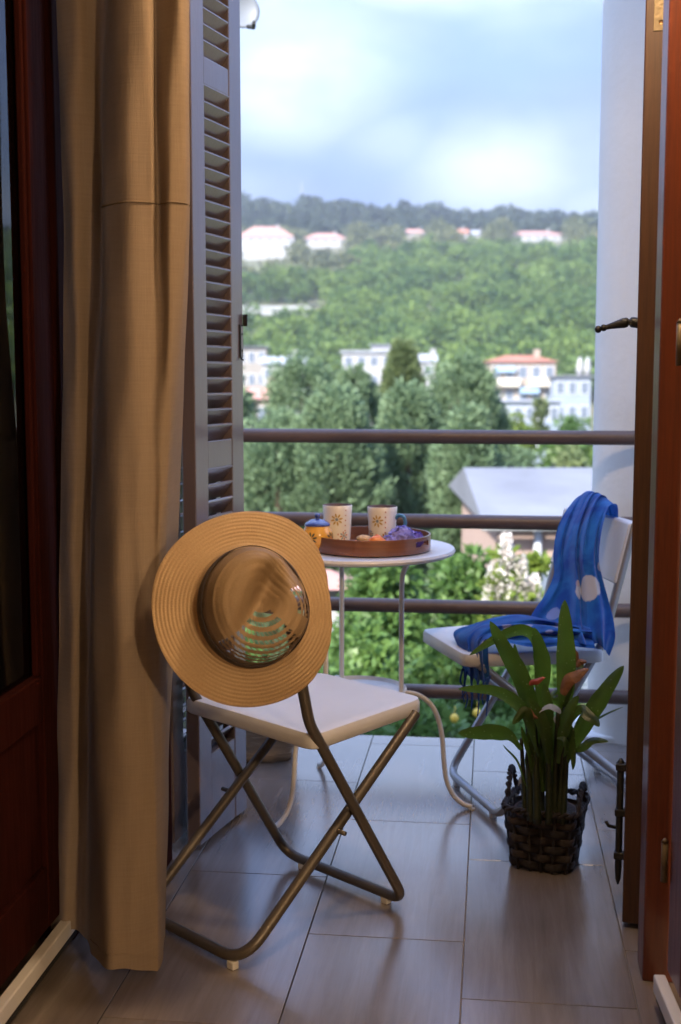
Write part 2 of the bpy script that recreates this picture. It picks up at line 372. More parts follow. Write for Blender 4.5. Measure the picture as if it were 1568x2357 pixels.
for k in range(-4, 5):
    x0 = GX + k * TX; start = (2.500 if k % 2 == 0 else 2.262) - 5 * TL
    if k == -1: start = 2.80 - 5 * TL
    y = start
    while y < SLAB_Y - 0.02:
        y0, y1 = max(y, -0.6), min(y + TL, SLAB_Y)
        if y1 - y0 > 0.03 and y1 > -0.5: place_tile(x0, x0 + TX, y0, y1)
        y += TL

# ---- the house: room shell and facade, all joined at butt edges
WALL_IN, WALL_OUT = 2.47, 2.80
tag(MB().box((-2.2, -2.2, -0.0095), (1.9, -2.0, 2.70)).build('wall_back', M_room), kind='structure')
tag(MB().box((-2.4, -2.2, -3.2), (-2.2, WALL_IN, 2.70)).build('wall_left', M_room), kind='structure')
tag(MB().box((1.9, -2.2, -3.2), (2.1, WALL_IN, 2.70)).build('wall_right', M_room), kind='structure')
tag(MB().box((-10, -6, 2.70), (7, WALL_OUT, 2.95)).build('ceiling', M_room), kind='structure')
mb = MB(); mb.box((-10, WALL_IN, -3.2), (-0.93, WALL_OUT, 2.70)); mb.box((0.41, WALL_IN, -3.2), (7, WALL_OUT, 2.70)); mb.box((-0.93, WALL_IN, 2.32), (0.41, WALL_OUT, 2.70))
mb.box((-0.93, WALL_IN, -3.2), (0.41, WALL_OUT, -0.23)); mb.box((-10, WALL_OUT - 0.25, 2.95), (7, WALL_OUT, 3.25))
tag(mb.build('wall_front', M_plaster), kind='structure')
tag(MB().box((-10.3, -6, 3.25), (7.3, WALL_OUT + 0.06, 3.42)).build('roof', mat('terracotta', (0.45, 0.18, 0.11), 0.85, var=0.3)), kind='structure')
tag(MB().box((-2.2, WALL_OUT, -3.2), (1.9, WALL_OUT + 0.02, -0.22)).build('wall_base', M_plaster), kind='structure')

# ---- round white column at the balcony corner
c = thing('balcony_column', 'tall round white plastered column behind the railing at the right', 'column', (0.47, 4.09, -3.2))
prof = [(0.150, 0)] + [(0.150, 3.19), (0.150, 6.2)]
MB().lathe(prof, 48).build('shaft', M_plaster, c, auto=True)
MB().box((-0.185, -0.13, 3.12), (0.30, 0.185, 3.22)).build('plinth', M_plaster, c, bevel=0.006)

# ---- railing of brown metal tubes
M_rail = mat('brown_rail_paint', (0.115, 0.070, 0.054), 0.42, var=0.25, vscale=9, bump=0.05, bscale=200)
RAIL_Y = 3.86
rl = thing('balcony_railing', 'brown metal balcony railing of four round horizontal tubes', 'railing', (0, RAIL_Y, 0))
for h in (0.972, 0.712, 0.446, 0.176):
    MB().tube([(-1.9, 0, h), (-0.9, 0, h + 0.001), (0.3, 0, h), (1.6, 0, h)], 0.0218, 20).build('rail_tube', M_rail, rl, auto=True)
for x in (-1.75, 1.45): MB().box((x - 0.02, -0.02, 0.0), (x + 0.02, 0.02, 0.96)).build('post', M_rail, rl, bevel=0.003)

# ================================================================== OUTSIDE: woods, trees, houses
M_bark = mat('bark', (0.16, 0.11, 0.075), 0.95, var=0.4, vscale=8, bump=0.8, bscale=25)
LF_wood = leaf_mat('wood_leaf', (0.055, 0.115, 0.030), (0.190, 0.275, 0.062), 0.3, 0.6, 0.07)
LF_ridge = leaf_mat('ridge_leaf', (0.020, 0.038, 0.024), (0.050, 0.072, 0.036), 0.15, 0.6, 0.03)
LF_dry = leaf_mat('olive_leaf', (0.085, 0.105, 0.045), (0.190, 0.205, 0.095), 0.25, 0.6, 0.07)
LF_con = leaf_mat('cypress_leaf', (0.120, 0.190, 0.098), (0.240, 0.325, 0.175), 0.3, 0.6, 0.9)
LF_con2 = leaf_mat('olive_cypress_leaf', (0.130, 0.175, 0.072), (0.240, 0.295, 0.125), 0.3, 0.6, 0.9)
LF_gar = leaf_mat('garden_leaf', (0.070, 0.145, 0.038), (0.200, 0.320, 0.085), 0.4, 0.4, 1.4)
LF_lime = leaf_mat('lime_leaf', (0.130, 0.190, 0.030), (0.240, 0.320, 0.060), 0.4, 0.45, 1.2)

CLEAR = [(545, 676, 400, 560), (692, 806, 455, 600), (914, 990, 490, 615), (1028, 1082, 480, 615), (1082, 1116, 485, 615), (1162, 1310, 465, 610), (1346, 1460, 465, 610), (540, 716, 290, 345)]
def forest(name, label, n, yr, leafm, rr, per, size, seed, keep=None, flank=False):
    g = np.random.default_rng(seed); yv = g.uniform(yr[0], yr[1], n); az = g.uniform(-0.30, 0.20, n)
    if flank: az = np.where(g.random(n) < 0.55, g.uniform(-0.75, -0.29, n), g.uniform(0.19, 0.55, n))
    xv = az * yv
    if keep is not None: k = keep(xv, yv); xv, yv = xv[k], yv[k]
    ok = np.ones(len(xv), bool)
    for (p0, p1, d0, d1) in CLEAR:
        a0, a1 = (p0 - 784) / F_PX, (p1 - 784) / F_PX; cx_ = xv * RT[0] + yv * RT[1]; cy_ = -xv * math.sin(YAW) + yv * math.cos(YAW)
        ok &= ~((cx_ / cy_ > a0) & (cx_ / cy_ < a1) & (cy_ > d0) & (cy_ < d1))
    xv, yv = xv[ok], yv[ok]
    rad = g.uniform(rr[0], rr[1], len(xv)); zv = ground_z(xv, yv) + rad * g.uniform(0.6, 1.3, len(xv))
    c = np.stack([xv, yv, zv], 1)
    # each crown is a few smaller clumps
    sub = 6; cc = np.repeat(c, sub, 0); rs = np.repeat(rad, sub); d = unit(g.normal(size=(len(cc), 3)) + np.array([0, -0.3, 0.5]))
    cc = cc + d * (rs * 0.48)[:, None]
    V = clump_leaves(cc, rs * g.uniform(0.5, 0.68, len(cc)), per, size, 0.8, 0.5, 0.9)
    me = quads_mesh(name, V); a_ = me.attributes.new('tone', 'FLOAT', 'POINT'); a_.data.foreach_set('value', np.repeat(g.uniform(-0.35, 0.65, len(c)), sub * per * 4).astype(np.float32))
    return tag(link_mesh(name, me, leafm), label, 'forest', kind='stuff')
dry_zone = lambda x, y: ((x / y < -0.115) & (y > 380)) | (y > 480)
forest('hillside_wood', 'green wooded hillside beyond the valley', 1750, (222, 530), LF_wood, (2.9, 4.7), 48, 0.95, 3, lambda x, y: ~dry_zone(x, y + 12 * np.sin(x * 0.3)) & ~((y > 300) & (y < 345) & (x / y < -0.125)))
forest('olive_wood', 'pale olive green trees on the upper hillside', 1500, (380, 600), LF_dry, (3.0, 5.2), 26, 1.4, 4, lambda x, y: dry_zone(x, y + 12 * np.sin(x * 0.3)))
forest('ridge_wood', 'dark bluish wood along the far ridge', 1500, (590, 845), LF_ridge, (4.0, 6.5), 18, 2.4, 5, lambda x, y: np.abs(np.sin(x * 0.05 + y * 0.02)) > 0.25)

forest('hillside_wood', 'wooded slope to either side of the view', 1900, (215, 600), LF_wood, (3.5, 6.0), 12, 2.2, 6, None, True)
forest('ridge_wood', 'dark wood along the ridge to either side of the view', 900, (590, 845), LF_ridge, (4.5, 7.5), 10, 3.4, 7, None, True)

def tree(name, label, loc, height, radius, leafm, kind='round', nclump=60, per=70, size=0.12, group=None, asp=0.45, seed=1, cat='tree', trunk_h=0.25, flat=0.0):
    g = np.random.default_rng(seed); t = thing(name, label, cat, loc, 0, group)
    if kind == 'column':
        hh = g.uniform(0.02, 1.0, nclump) ** 0.9; a = g.uniform(0, 2 * math.pi, nclump)
        p = 7.0 + flat
        rp = radius * np.clip(1 - hh ** p, 0.02, 1) ** 0.5 * (0.82 + 0.25 * hh) * (0.75 + 0.25 * np.sin(a * 3 + seed) * np.sin(hh * 9 + seed)) * g.uniform(0.75, 1.05, nclump)
        c = np.stack([rp * np.cos(a), rp * np.sin(a), hh * (height - radius * 0.3)], 1)
        rad = radius * g.uniform(0.16, 0.34, nclump) * np.clip(1.25 - hh * 0.5, 0.4, 1.2)
        n = nclump * per; cc = np.repeat(c, per, 0); rr = np.repeat(rad, per)[:, None]
        d = unit(RNG.normal(size=(n, 3))); P = cc + d * rr * (RNG.uniform(0.2, 1, (n, 1)) ** 0.6) * np.array([0.8, 0.8, 1.5])
        outw = np.stack([cc[:, 0], cc[:, 1], np.zeros(n)], 1); outw = unit(outw)
        D = unit(outw * 0.7 + np.array([0, 0, 0.8]) + RNG.normal(size=(n, 3)) * 0.45)
        V = leaf_arrays(P, D, size * RNG.uniform(0.6, 1.3, n), asp)
        trunk = [(0, 0, -0.3), (0.02, 0.01, height * 0.5), (0, 0, height * 0.88)]; tr = [radius * 0.13, radius * 0.09, radius * 0.03]
    else:
        d = unit(g.normal(size=(nclump, 3)) + np.array([0, 0, 0.15])); rr = g.uniform(0.3, 1.0, (nclump, 1)) ** 0.5
        ch = height * (1 - trunk_h); c = d * rr * np.array([radius, radius, ch * 0.5]) * 0.82 + np.array([0, 0, height - ch * 0.5])
        rad = radius * g.uniform(0.20, 0.36, nclump)
        V = clump_leaves(c, rad, per, size, asp, 0.35, 0.8, 0.25)
        trunk = [(0, 0, -0.3), (0.04, 0.02, height * 0.3), (0.0, 0.03, height * 0.7)]; tr = [radius * 0.09, radius * 0.07, radius * 0.03]
    mb = MB().tube(spline(trunk, 4), list(np.interp(np.linspace(0, 2, 9), [0, 1, 2], tr)), 8)
    if kind != 'column':
        for i in range(min(9, nclump)):
            q = c[i * (nclump // 9 if nclump > 9 else 1)]; s0 = np.array([0.03, 0.02, height * g.uniform(0.25, 0.5)])
            m_ = (s0 + q) / 2 + np.array([0, 0, -0.06 * height]); mb.tube(spline([s0, m_, q], 4), [radius * 0.035] * 4 + [radius * 0.025] * 4 + [radius * 0.012], 6)
    mb.build('trunk', M_bark, t, smooth=True)
    link_mesh('crown', quads_mesh('crown', V), leafm, t)
    return t
def tree_px(name, label, px, py_top, hw, depth, leafm, kind='column', **kw):
    top = at_depth(px, py_top, depth); gz = float(ground_z(top[0], top[1])); rad = hw * depth / F_PX
    return tree(name, label, (top[0], top[1], gz), top[2] - gz, rad, leafm, kind, **kw)

CY = dict(nclump=540, per=92, size=0.09, asp=0.42, group='conifers standing below the balcony')
tree_px('cypress_tree', 'broad leaning conifer left of the sugar pot, first behind the shutter', 698, 802, 128, 24, LF_con, seed=2, **CY)
tree_px('cypress_tree', 'low rounded conifer between the leftmost and the tallest conifer', 815, 834, 82, 22.5, LF_con, seed=3, **CY)
tree_px('cypress_tree', 'tallest conifer with narrow top, olive green, above the two mugs', 926, 774, 72, 25, LF_con2, seed=4, **CY)
tree_px('cypress_tree', 'wide flat-topped conifer left of the pale apartment block', 1068, 806, 122, 22, LF_con, seed=5, flat=5.0, **CY)
tree_px('cypress_tree', 'bushy low conifer filling the gap under the top railing tube at the left', 640, 935, 150, 19, LF_con, seed=6, **CY)
tree_px('cypress_tree', 'bushy blue-green conifer standing in front of the tallest conifer', 940, 872, 112, 20, LF_con, seed=7, **CY)
tree_px('cypress_tree', 'dark low conifer behind the left mug, below the top railing tube', 775, 880, 130, 18.5, LF_con, seed=8, **CY)
tree_px('cypress_tree', 'low conifer behind the right mug handle, beside the grey roof', 1085, 930, 105, 18, LF_con, seed=9, **CY)

# trees around the houses across the valley
G_mid = 'leafy trees below the apartment block'
tree_px('leafy_tree', 'bright lime green tree in front of the apartment block', 1192, 915, 46, 60, LF_lime, 'round', nclump=60, per=60, size=0.34, seed=12, group=G_mid)
tree_px('leafy_tree', 'small dark pointed tree between lime tree and blue-white house', 1246, 918, 22, 62, LF_con2, 'column', nclump=90, per=40, size=0.3, seed=13, group=G_mid)
tree_px('leafy_tree', 'wide green tree in front of the blue-white house', 1315, 925, 66, 56, LF_gar, 'round', nclump=70, per=60, size=0.34, seed=14, group=G_mid)
tree_px('leafy_tree', 'round green tree beside the white column, under the blue-white house', 1390, 940, 50, 50, LF_wood, 'round', nclump=60, per=60, size=0.3, seed=15, group=G_mid)
tree_px('leafy_tree', 'hazy blue-green tree just below the top railing tube near the column', 1200, 1005, 75, 36, LF_con, 'round', nclump=80, per=70, size=0.22, seed=16, group=G_mid)
tree_px('leafy_tree', 'olive green tree rising behind the grey tiled roof by the column', 1318, 1000, 85, 30, LF_con2, 'round', nclump=90, per=70, size=0.2, seed=17, group=G_mid)
tree_px('leafy_tree', 'dark rounded tree by the white houses next to the shutter', 590, 858, 42, 90, LF_wood, 'round', nclump=50, per=50, size=0.45, seed=18, group=G_mid)
for i, (px, py, hw, dd, sd) in enumerate([(470, 800, 120, 26, 41), (1520, 900, 130, 34, 42), (1640, 1000, 140, 24, 43), (300, 830, 150, 30, 44), (90, 860, 160, 27, 45), (-140, 850, 170, 25, 46), (360, 960, 140, 20, 47)]):
    tree_px('leafy_tree', ['conifer hidden behind the shutter', 'tree hidden behind the column', 'tree hidden behind the right door leaf', 'conifer hidden behind the curtain', 'conifer hidden behind the left door leaf', 'conifer beyond the left edge of the picture', 'low conifer hidden behind the curtain hem side'][i], px, py, hw, dd, LF_con, 'column', nclump=200, per=45, size=0.24, seed=sd)

# ---- garden just below the balcony
GD = dict(size=0.085, asp=0.5, group='garden shrubs under the balcony')
tree_px('garden_shrub', 'pale green fruit tree seen through the railing under the table top', 905, 1225, 165, 9.3, LF_gar, 'round', nclump=110, per=130, seed=21, **GD)
tree_px('garden_shrub', 'bright leafy shrub right of the table leg, below the second tube', 1075, 1205, 130, 9.8, LF_gar, 'round', nclump=100, per=130, seed=22, **GD)
tree_px('garden_shrub', 'lime green shrub left of the hanging blue scarf', 1235, 1222, 62, 9.5, LF_lime, 'round', nclump=60, per=110, seed=23, **GD)
tree_px('garden_shrub', 'dense green shrub behind the table legs, above the lowest tube', 850, 1395, 170, 8.2, LF_gar, 'round', nclump=110, per=140, seed=24, **GD)
tree_px('garden_shrub', 'dense green shrub under the far chair seat', 1050, 1405, 185, 7.6, LF_gar, 'round', nclump=120, per=140, seed=25, **GD)
tree_px('garden_shrub', 'green shrub behind the far chair legs', 1225, 1420, 150, 8.4, LF_gar, 'round', nclump=100, per=130, seed=26, **GD)
tree_px('garden_shrub', 'fruit tree with yellow fruit at the balcony edge behind the seat', 985, 1560, 200, 6.6, LF_gar, 'round', nclump=120, per=140, seed=27, **GD)
tree_px('garden_shrub', 'green shrub at the balcony edge behind the basket plant', 1200, 1575, 150, 6.9, LF_gar, 'round', nclump=100, per=130, seed=28, **GD)
tree_px('garden_shrub', 'shrub behind the straw hat at the balcony edge', 700, 1480, 170, 7.4, LF_gar, 'round', nclump=90, per=120, seed=29, **GD)
tree_px('garden_shrub', 'shrub behind the louvred shutter', 520, 1420, 170, 8.0, LF_gar, 'round', nclump=70, per=110, seed=30, **GD)
tree_px('garden_shrub', 'shrub hidden behind the linen curtain', 300, 1400, 180, 8.3, LF_gar, 'round', nclump=50, per=100, seed=31, **GD)
M_fruit = mat('fruit_skin', (0.75, 0.52, 0.06), 0.45, var=0.2, vscale=30)
for px, py, d, lb in [(1098, 1640, 6.3, 'small yellow fruit right of the curved table foot'), (1046, 1652, 6.2, 'small yellow fruit just above the balcony edge beside the table foot'), (905, 1600, 6.3, 'small yellow fruit behind the front corner of the near seat')]:
    p = at_depth(px, py, d)
    f_ = MB().lathe([(0.002, -0.021), (0.013, -0.019), (0.020, -0.008), (0.021, 0.002), (0.017, 0.014), (0.007, 0.021), (0.002, 0.024)], 14).tube([(0, 0, 0.021), (0.004, 0, 0.06)], 0.002, 5)
    tag(f_.build('fruit', M_fruit, smooth=True, loc=tuple(p)), lb, 'fruit', 'yellow fruit in the garden tree')
# white flowering spike
M_petal_w = leaf_mat('white_petal', (0.75, 0.70, 0.66), (0.85, 0.82, 0.78), 0.3, 0.6, 5)
p = at_depth(1166, 1222, 8.6); gz = float(ground_z(p[0], p[1])); hgt = p[2] - gz
fl = thing('flowering_bush', 'bush with white and pink flower spikes left of the scarf', 'bush', (p[0], p[1], gz))
g = np.random.default_rng(5)
stems = MB(); pet = []; lv = []
for (dx, top, fl_len) in [(0, hgt, 0.42), (0.10, hgt - 0.16, 0.36), (-0.08, hgt - 0.22, 0.30), (0.19, hgt - 0.30, 0.28), (0.02, hgt - 0.40, 0.2)]:
    a = np.array([dx * 0.3, 0, 0]); b = np.array([dx, 0.02, top]); stems.tube(spline([a, (a + b) / 2 + np.array([0.03, 0, 0]), b], 4), 0.008, 6)
    tt = g.uniform(0.08, 1, 420)[:, None]; base = b + np.array([0, 0, -1]) * tt * fl_len
    dd = unit(g.normal(size=(420, 3))); pet.append(leaf_arrays(base + dd * 0.06 * tt, dd, np.full(420, 0.042), 0.9))
    tt = g.uniform(0.3, 2.2, 300)[:, None]; base = b + np.array([0, 0, -1]) * tt * (fl_len + 0.1); dd = unit(g.normal(size=(300, 3)) + np.array([0, 0, 0.5]))
    lv.append(leaf_arrays(base + dd * 0.05, dd, g.uniform(0.06, 0.12, 300), 0.35))
stems.build('stem', M_bark, fl, smooth=True)
link_mesh('flower_spike', quads_mesh('flower_spike', np.concatenate(pet)), M_petal_w, fl); link_mesh('foliage', quads_mesh('foliage', np.concatenate(lv)), LF_lime, fl)

# ---- houses
M_win = mat('house_window', (0.17, 0.20, 0.25), 0.2); M_frame_w = mat('white_window_frame', (0.7, 0.7, 0.7), 0.5)
WALLS = {'white': (0.40, 0.395, 0.40), 'cream': (0.40, 0.33, 0.27), 'pink': (0.42, 0.30, 0.255), 'blue': (0.30, 0.35, 0.44), 'beige': (0.33, 0.30, 0.27)}
ROOFS = {'red': (0.42, 0.17, 0.11), 'grey': (0.20, 0.21, 0.24), 'pink': (0.50, 0.27, 0.22), 'white': (0.36, 0.38, 0.42)}
def house(name, label, px0, px1, py_eave, depth, wall, roof, roof_px, storeys, cols, roof_kind='gable', group=None, deep=0.7, storey_h=2.8, turn=0.0, extra=None):
    a = at_depth(px0, py_eave, depth); b = at_depth(px1, py_eave, depth); w = float(np.linalg.norm((b - a)[:2])); ze = float((a[2] + b[2]) / 2); mid = (a + b) / 2
    gz = float(ground_z(mid[0], mid[1])) - 1.5; H_ = max(ze - gz, storeys * storey_h); d_ = w * deep
    t = thing(name, label, 'building', (mid[0], mid[1], ze - H_), YAW + turn, group)
    mw = mat('house_wall_' + wall, WALLS[wall], 0.9, var=0.12, vscale=0.3); mr = mat('house_roof_' + roof, ROOFS[roof], 0.85, var=0.3, vscale=0.8)
    MB().box((-w / 2, 0, 0), (w / 2, d_, H_)).build('wall', mw, t)
    rh = roof_px * depth / F_PX; e = 0.35 if depth > 60 else 0.18; mb = MB()
    if roof_kind == 'gable':      # ridge parallel to the front
        v = [(-w / 2 - e, -e, H_ + 0.01), (w / 2 + e, -e, H_ + 0.01), (w / 2 + e, d_ + e, H_ + 0.01), (-w / 2 - e, d_ + e, H_ + 0.01), (-w / 2 - e, d_ / 2, H_ + rh), (w / 2 + e, d_ / 2, H_ + rh)]
        mb.add(v, [(0, 1, 5, 4), (2, 3, 4, 5), (0, 4, 3), (1, 2, 5), (0, 3, 2, 1)])
    elif roof_kind == 'hip':
        v = [(-w / 2 - e, -e, H_ + 0.01), (w / 2 + e, -e, H_ + 0.01), (w / 2 + e, d_ + e, H_ + 0.01), (-w / 2 - e, d_ + e, H_ + 0.01), (-w * 0.22, d_ / 2, H_ + rh), (w * 0.22, d_ / 2, H_ + rh)]
        mb.add(v, [(0, 1, 5, 4), (2, 3, 4, 5), (0, 4, 3), (1, 2, 5), (0, 3, 2, 1)])
    else: mb.box((-w / 2 - e, -e, H_ + 0.01), (w / 2 + e, d_ + e, H_ + 0.01 + max(rh, 0.15)))
    ro = mb.build('roof', mr, t)
    if roof_kind != 'flat' and depth > 60:
        MB().box((w * 0.2, d_ * 0.3, H_), (w * 0.2 + 0.7, d_ * 0.3 + 0.6, H_ + rh + 0.7)).build('chimney', mw, ro)
    for s in range(storeys):
        zc = H_ - 0.55 - s * storey_h
        for k in range(cols):
            xc = -w / 2 + w * (k + 0.5) / cols; ww = min(0.55, w / cols * 0.3)
            if zc - 1.3 < 0: continue
            f = MB().box((xc - ww - 0.08, -0.05, zc - 1.38), (xc + ww + 0.08, 0.02, zc + 0.08)).build('window', M_frame_w, t)
            MB().box((xc - ww, -0.08, zc - 1.3), (xc + ww, -0.05, zc)).build('pane', M_win, f)
    if extra: extra(t, w, d_, H_)
    return t
def balconies(t, w, d_, H_):
    m1 = mat('pale_blue_awning', (0.32, 0.46, 0.62), 0.8); m2 = mat('cream_balcony', (0.62, 0.57, 0.48), 0.85)
    for k, (x0, x1, z, m_) in enumerate([(-0.42, -0.05, 1.9, m2), (0.1, 0.46, 1.9, m2), (-0.46, 0.08, 4.7, m2), (0.1, 0.46, 4.7, m2), (-0.45, 0.45, 7.4, m2)]):
        MB().box((x0 * w, -1.0, H_ - z - 1.0), (x1 * w, -0.06, H_ - z - 0.02)).build('balcony', m_, t)
    MB().box((-0.05 * w, -0.8, H_ - 3.7), (0.24 * w, -0.1, H_ - 3.0)).build('awning', m1, t)
    MB().box((-0.40 * w, -0.7, H_ - 1.2), (-0.12 * w, -0.1, H_ - 0.5)).build('awning', m1, t)
def pots(t, w, d_, H_):
    for x in (0.22, 0.43): MB().lathe([(0.35, 0), (0.42, 0.9), (0.30, 1.7), (0.12, 2.2)], 10, (w * x, 0.6, H_ + 0.1)).build('chimney', mat('house_wall_white', WALLS['white']), t, smooth=True)
G_h = 'houses across the valley'
house('apartment_block', 'cream apartment block with red roof and balconies, right of the conifers', 1128, 1280, 833, 150, 'cream', 'red', 16, 3, 5, 'hip', G_h, extra=balconies)
house('town_house', 'pale blue-white flat-roofed house with two chimneys beside the column', 1276, 1360, 868, 146, 'blue', 'grey', 4, 2, 3, 'flat', G_h, extra=pots)
house('town_house', 'low white annex under the apartment block', 1150, 1290, 925, 130, 'blue', 'white', 3, 2, 5, 'flat', G_h)
house('town_house', 'white modern house with dark window band left of the tallest conifer', 788, 905, 812, 185, 'white', 'white', 6, 2, 4, 'flat', G_h)
house('town_house', 'small white block rising above the modern house', 856, 900, 796, 190, 'white', 'grey', 4, 1, 2, 'flat', G_h)
house('town_house', 'small white gabled house between the two middle conifers', 968, 1002, 832, 180, 'white', 'white', 18, 1, 1, 'gable', G_h)
house('town_house', 'beige tower block next to the shutter hook', 545, 613, 800, 160, 'beige', 'grey', 3, 4, 3, 'flat', G_h)
house('town_house', 'white house with pale roof left of the leaning conifer', 604, 700, 838, 150, 'white', 'white', 18, 2, 4, 'gable', G_h)
house('town_house', 'low pink-roofed house beside the shutter above the railing', 520, 655, 918, 85, 'pink', 'pink', 26, 2, 4, 'gable', G_h)
G_r = 'houses along the far ridge'
house('hill_house', 'large pale house with pink roof on the hill beside the shutter', 545, 676, 545, 520, 'white', 'pink', 28, 3, 6, 'hip', G_r)
house('hill_house', 'long white house with pink roof, second on the hill from the shutter', 698, 800, 549, 560, 'white', 'pink', 16, 1, 5, 'hip', G_r)
house('hill_house', 'small terracotta-roofed house half hidden on the hill, above the tallest conifer', 918, 985, 535, 590, 'beige', 'pink', 10, 1, 3, 'hip', G_r)
house('hill_house', 'small white house on the hill with orange roof, above the wide conifer', 1034, 1078, 537, 590, 'white', 'red', 12, 1, 2, 'gable', G_r)
house('hill_house', 'tiny white house on the hill just right of the orange-roofed one', 1086, 1112, 538, 592, 'white', 'white', 9, 1, 2, 'gable', G_r)
house('hill_house', 'long white villa on the hill above the apartment block', 1168, 1306, 541, 575, 'white', 'pink', 14, 2, 7, 'hip', G_r)
house('hill_house', 'orange-roofed house on the hill next to the column', 1350, 1450, 543, 575, 'pink', 'red', 14, 1, 4, 'gable', G_r)
# concrete viaduct
M_conc = mat('concrete', (0.42, 0.43, 0.43), 0.9, var=0.15, vscale=0.2)
a = at_depth(540, 713, 330); b = at_depth(716, 712, 330); ln = float(np.linalg.norm((b - a)[:2])); gz = float(ground_z(b[0], b[1]))
vd = thing('viaduct', 'pale concrete road viaduct at the foot of the hill beside the shutter', 'bridge', (a[0], a[1], gz - 4), math.atan2(b[1] - a[1], b[0] - a[0]))
hz = float(a[2]) - gz + 4
MB().box((-30, -3, hz - 1.5), (ln, 3, hz)).build('deck', M_conc, vd)
MB().box((-30, -3.2, hz), (ln, -2.9, hz + 0.9)).build('parapet', M_conc, vd)
for k in range(4): MB().box((k * 8.0 - 4, -1.5, -6), (k * 8.0 - 2.5, 1.5, hz - 1.5)).build('pier', M_conc, vd)
# radio mast on the ridge
p = at_depth(695, 425, 820); gz = float(ground_z(p[0], p[1])); mh = float(p[2]) - gz
ms_ = thing('radio_mast', 'thin grey radio mast standing on the ridge', 'mast', (p[0], p[1], gz)); M_mast = mat('mast_grey', (0.35, 0.36, 0.38), 0.6)
mb = MB()
for sx, sy in ((-1, -1), (1, -1), (0, 1)): mb.tube([(sx * 0.8, sy * 0.8, -1), (sx * 0.35, sy * 0.35, mh)], 0.12, 6)
mb.build('lattice_leg', M_mast, ms_); MB().tube([(0, 0, mh - 6), (0, 0, mh + 3)], 0.15, 6).build('antenna', M_mast, ms_)

# ---- neighbour with the grey roof, just below the balcony
def neighbour_extra(t, w, d_, H_):
    MB().tube([(-w / 2 + 0.42, -0.07, 0), (-w / 2 + 0.42, -0.07, H_ - 0.08)], 0.045, 12).build('drainpipe', mat('pale_pipe', (0.5, 0.52, 0.55), 0.5), t, smooth=True)
    MB().tube([(-w / 2 - 0.2, -0.24, H_ - 0.02), (w / 2 + 0.2, -0.24, H_ - 0.02)], 0.05, 10).build('gutter', mat('pale_pipe', (0.5, 0.52, 0.55)), t, smooth=True)
house('neighbour_house', 'pink house with pale grey roof directly below the balcony by the column', 1146, 1620, 1200, 13.5, 'pink', 'grey', 92, 1, 3, 'gable', deep=1.8, extra=neighbour_extra)
house('garden_shed', 'small shed with pink roof behind the table leg', 700, 782, 1352, 11.0, 'white', 'pink', 36, 1, 1, 'hip', deep=0.9)

# ================================================================== DOORS, SHUTTERS, CURTAINS
def wood_mat(name, c1, c2, rough=0.3, coat=0.3, axis=(30, 30, 1.5), spec=0.5):
    return mat(name, c1, rough, col2=c2, vscale=4.0, stretch=axis, bump=0.06, bscale=20, coat=coat, rvar=0.06, spec=spec)
M_mahog = wood_mat('mahogany', (0.030, 0.005, 0.003), (0.018, 0.003, 0.002), 0.8, 0.0, spec=0.06)
M_orange = wood_mat('orange_varnish', (0.135, 0.026, 0.006), (0.080, 0.014, 0.004), 0.4, 0.15)
M_shut = mat('dark_shutter_paint', (0.115, 0.087, 0.090), 0.36, var=0.3, vscale=5, stretch=(1, 1, 0.3), bump=0.04, bscale=90, coat=1.0, rvar=0.05)
M_strip = mat('grey_weather_strip', (0.62, 0.60, 0.57), 0.5, var=0.1, vscale=8)
M_iron = mat('black_iron', (0.009, 0.009, 0.009), 0.5, metal=0.0, var=0.3, vscale=20, bump=0.2, bscale=120)
M_brass = mat('dull_brass', (0.19, 0.145, 0.085), 0.5, metal=0.5, var=0.35, vscale=25, bump=0.1, bscale=90)
M_brush = mat('black_brush', (0.012, 0.012, 0.012), 0.9, bump=0.6, bscale=300)
M_glass = glass_mat()

def shutter(name, label, loc, rotz, w, panes, hgt=2.27, th=0.036, edge=None):
    """louvred leaf; x runs along the leaf, the face seen is the -y one"""
    t = thing(name, label, 'shutter', loc, rotz); st = 0.072; h = th / 2
    MB().box((0, -h, 0.012), (st, h, hgt)).build('stile', edge or M_shut, t, bevel=0.003)
    MB().box((w - st, -h, 0.012), (w, h, hgt)).build('stile', M_shut, t, bevel=0.003)
    z_prev = 0.012; rails = panes
    for (z0, z1) in rails: MB().box((st + 0.0005, -h + 0.0015, z0), (w - st - 0.0005, h - 0.0015, z1)).build('rail', M_shut, t, bevel=0.002)
    me = None
    for k in range(len(rails) - 1):
        a, b = rails[k][1], rails[k + 1][0]; n = max(1, round((b - a) / 0.0385)); p = (b - a) / n
        for i in range(n):
            if me is None:
                Mx = Matrix.Rotation(R(38), 4, 'X')
                mb = MB(); mb.box((0, -0.0042, -0.0255), (w - 2 * st + 0.012, 0.0042, 0.0255), Mx); me = mesh_pd('slat', mb.v, mb.f); me.materials.append(M_shut)
            o = bpy.data.objects.new('slat', me); COL.objects.link(o); o.parent = t
            o.location = (st - 0.006, 0.0, a + p * (i + 0.5)); o.rotation_euler = (R(random.Random(i + 50 * k).uniform(-2.5, 2.5)), 0, 0)
            bv = o.modifiers.new('bevel', 'BEVEL'); bv.width = 0.002; bv.segments = 1
    return t
P0, P1 = on_z(462, 1958), on_z(569, 1870)
sh_w = float(np.linalg.norm((P1 - P0)[:2])); sh_a = math.atan2(P1[1] - P0[1], P1[0] - P0[0])
PANES = [(0.012, 0.225), (0.935, 1.002), (1.842, 1.905), (2.20, 2.27)]
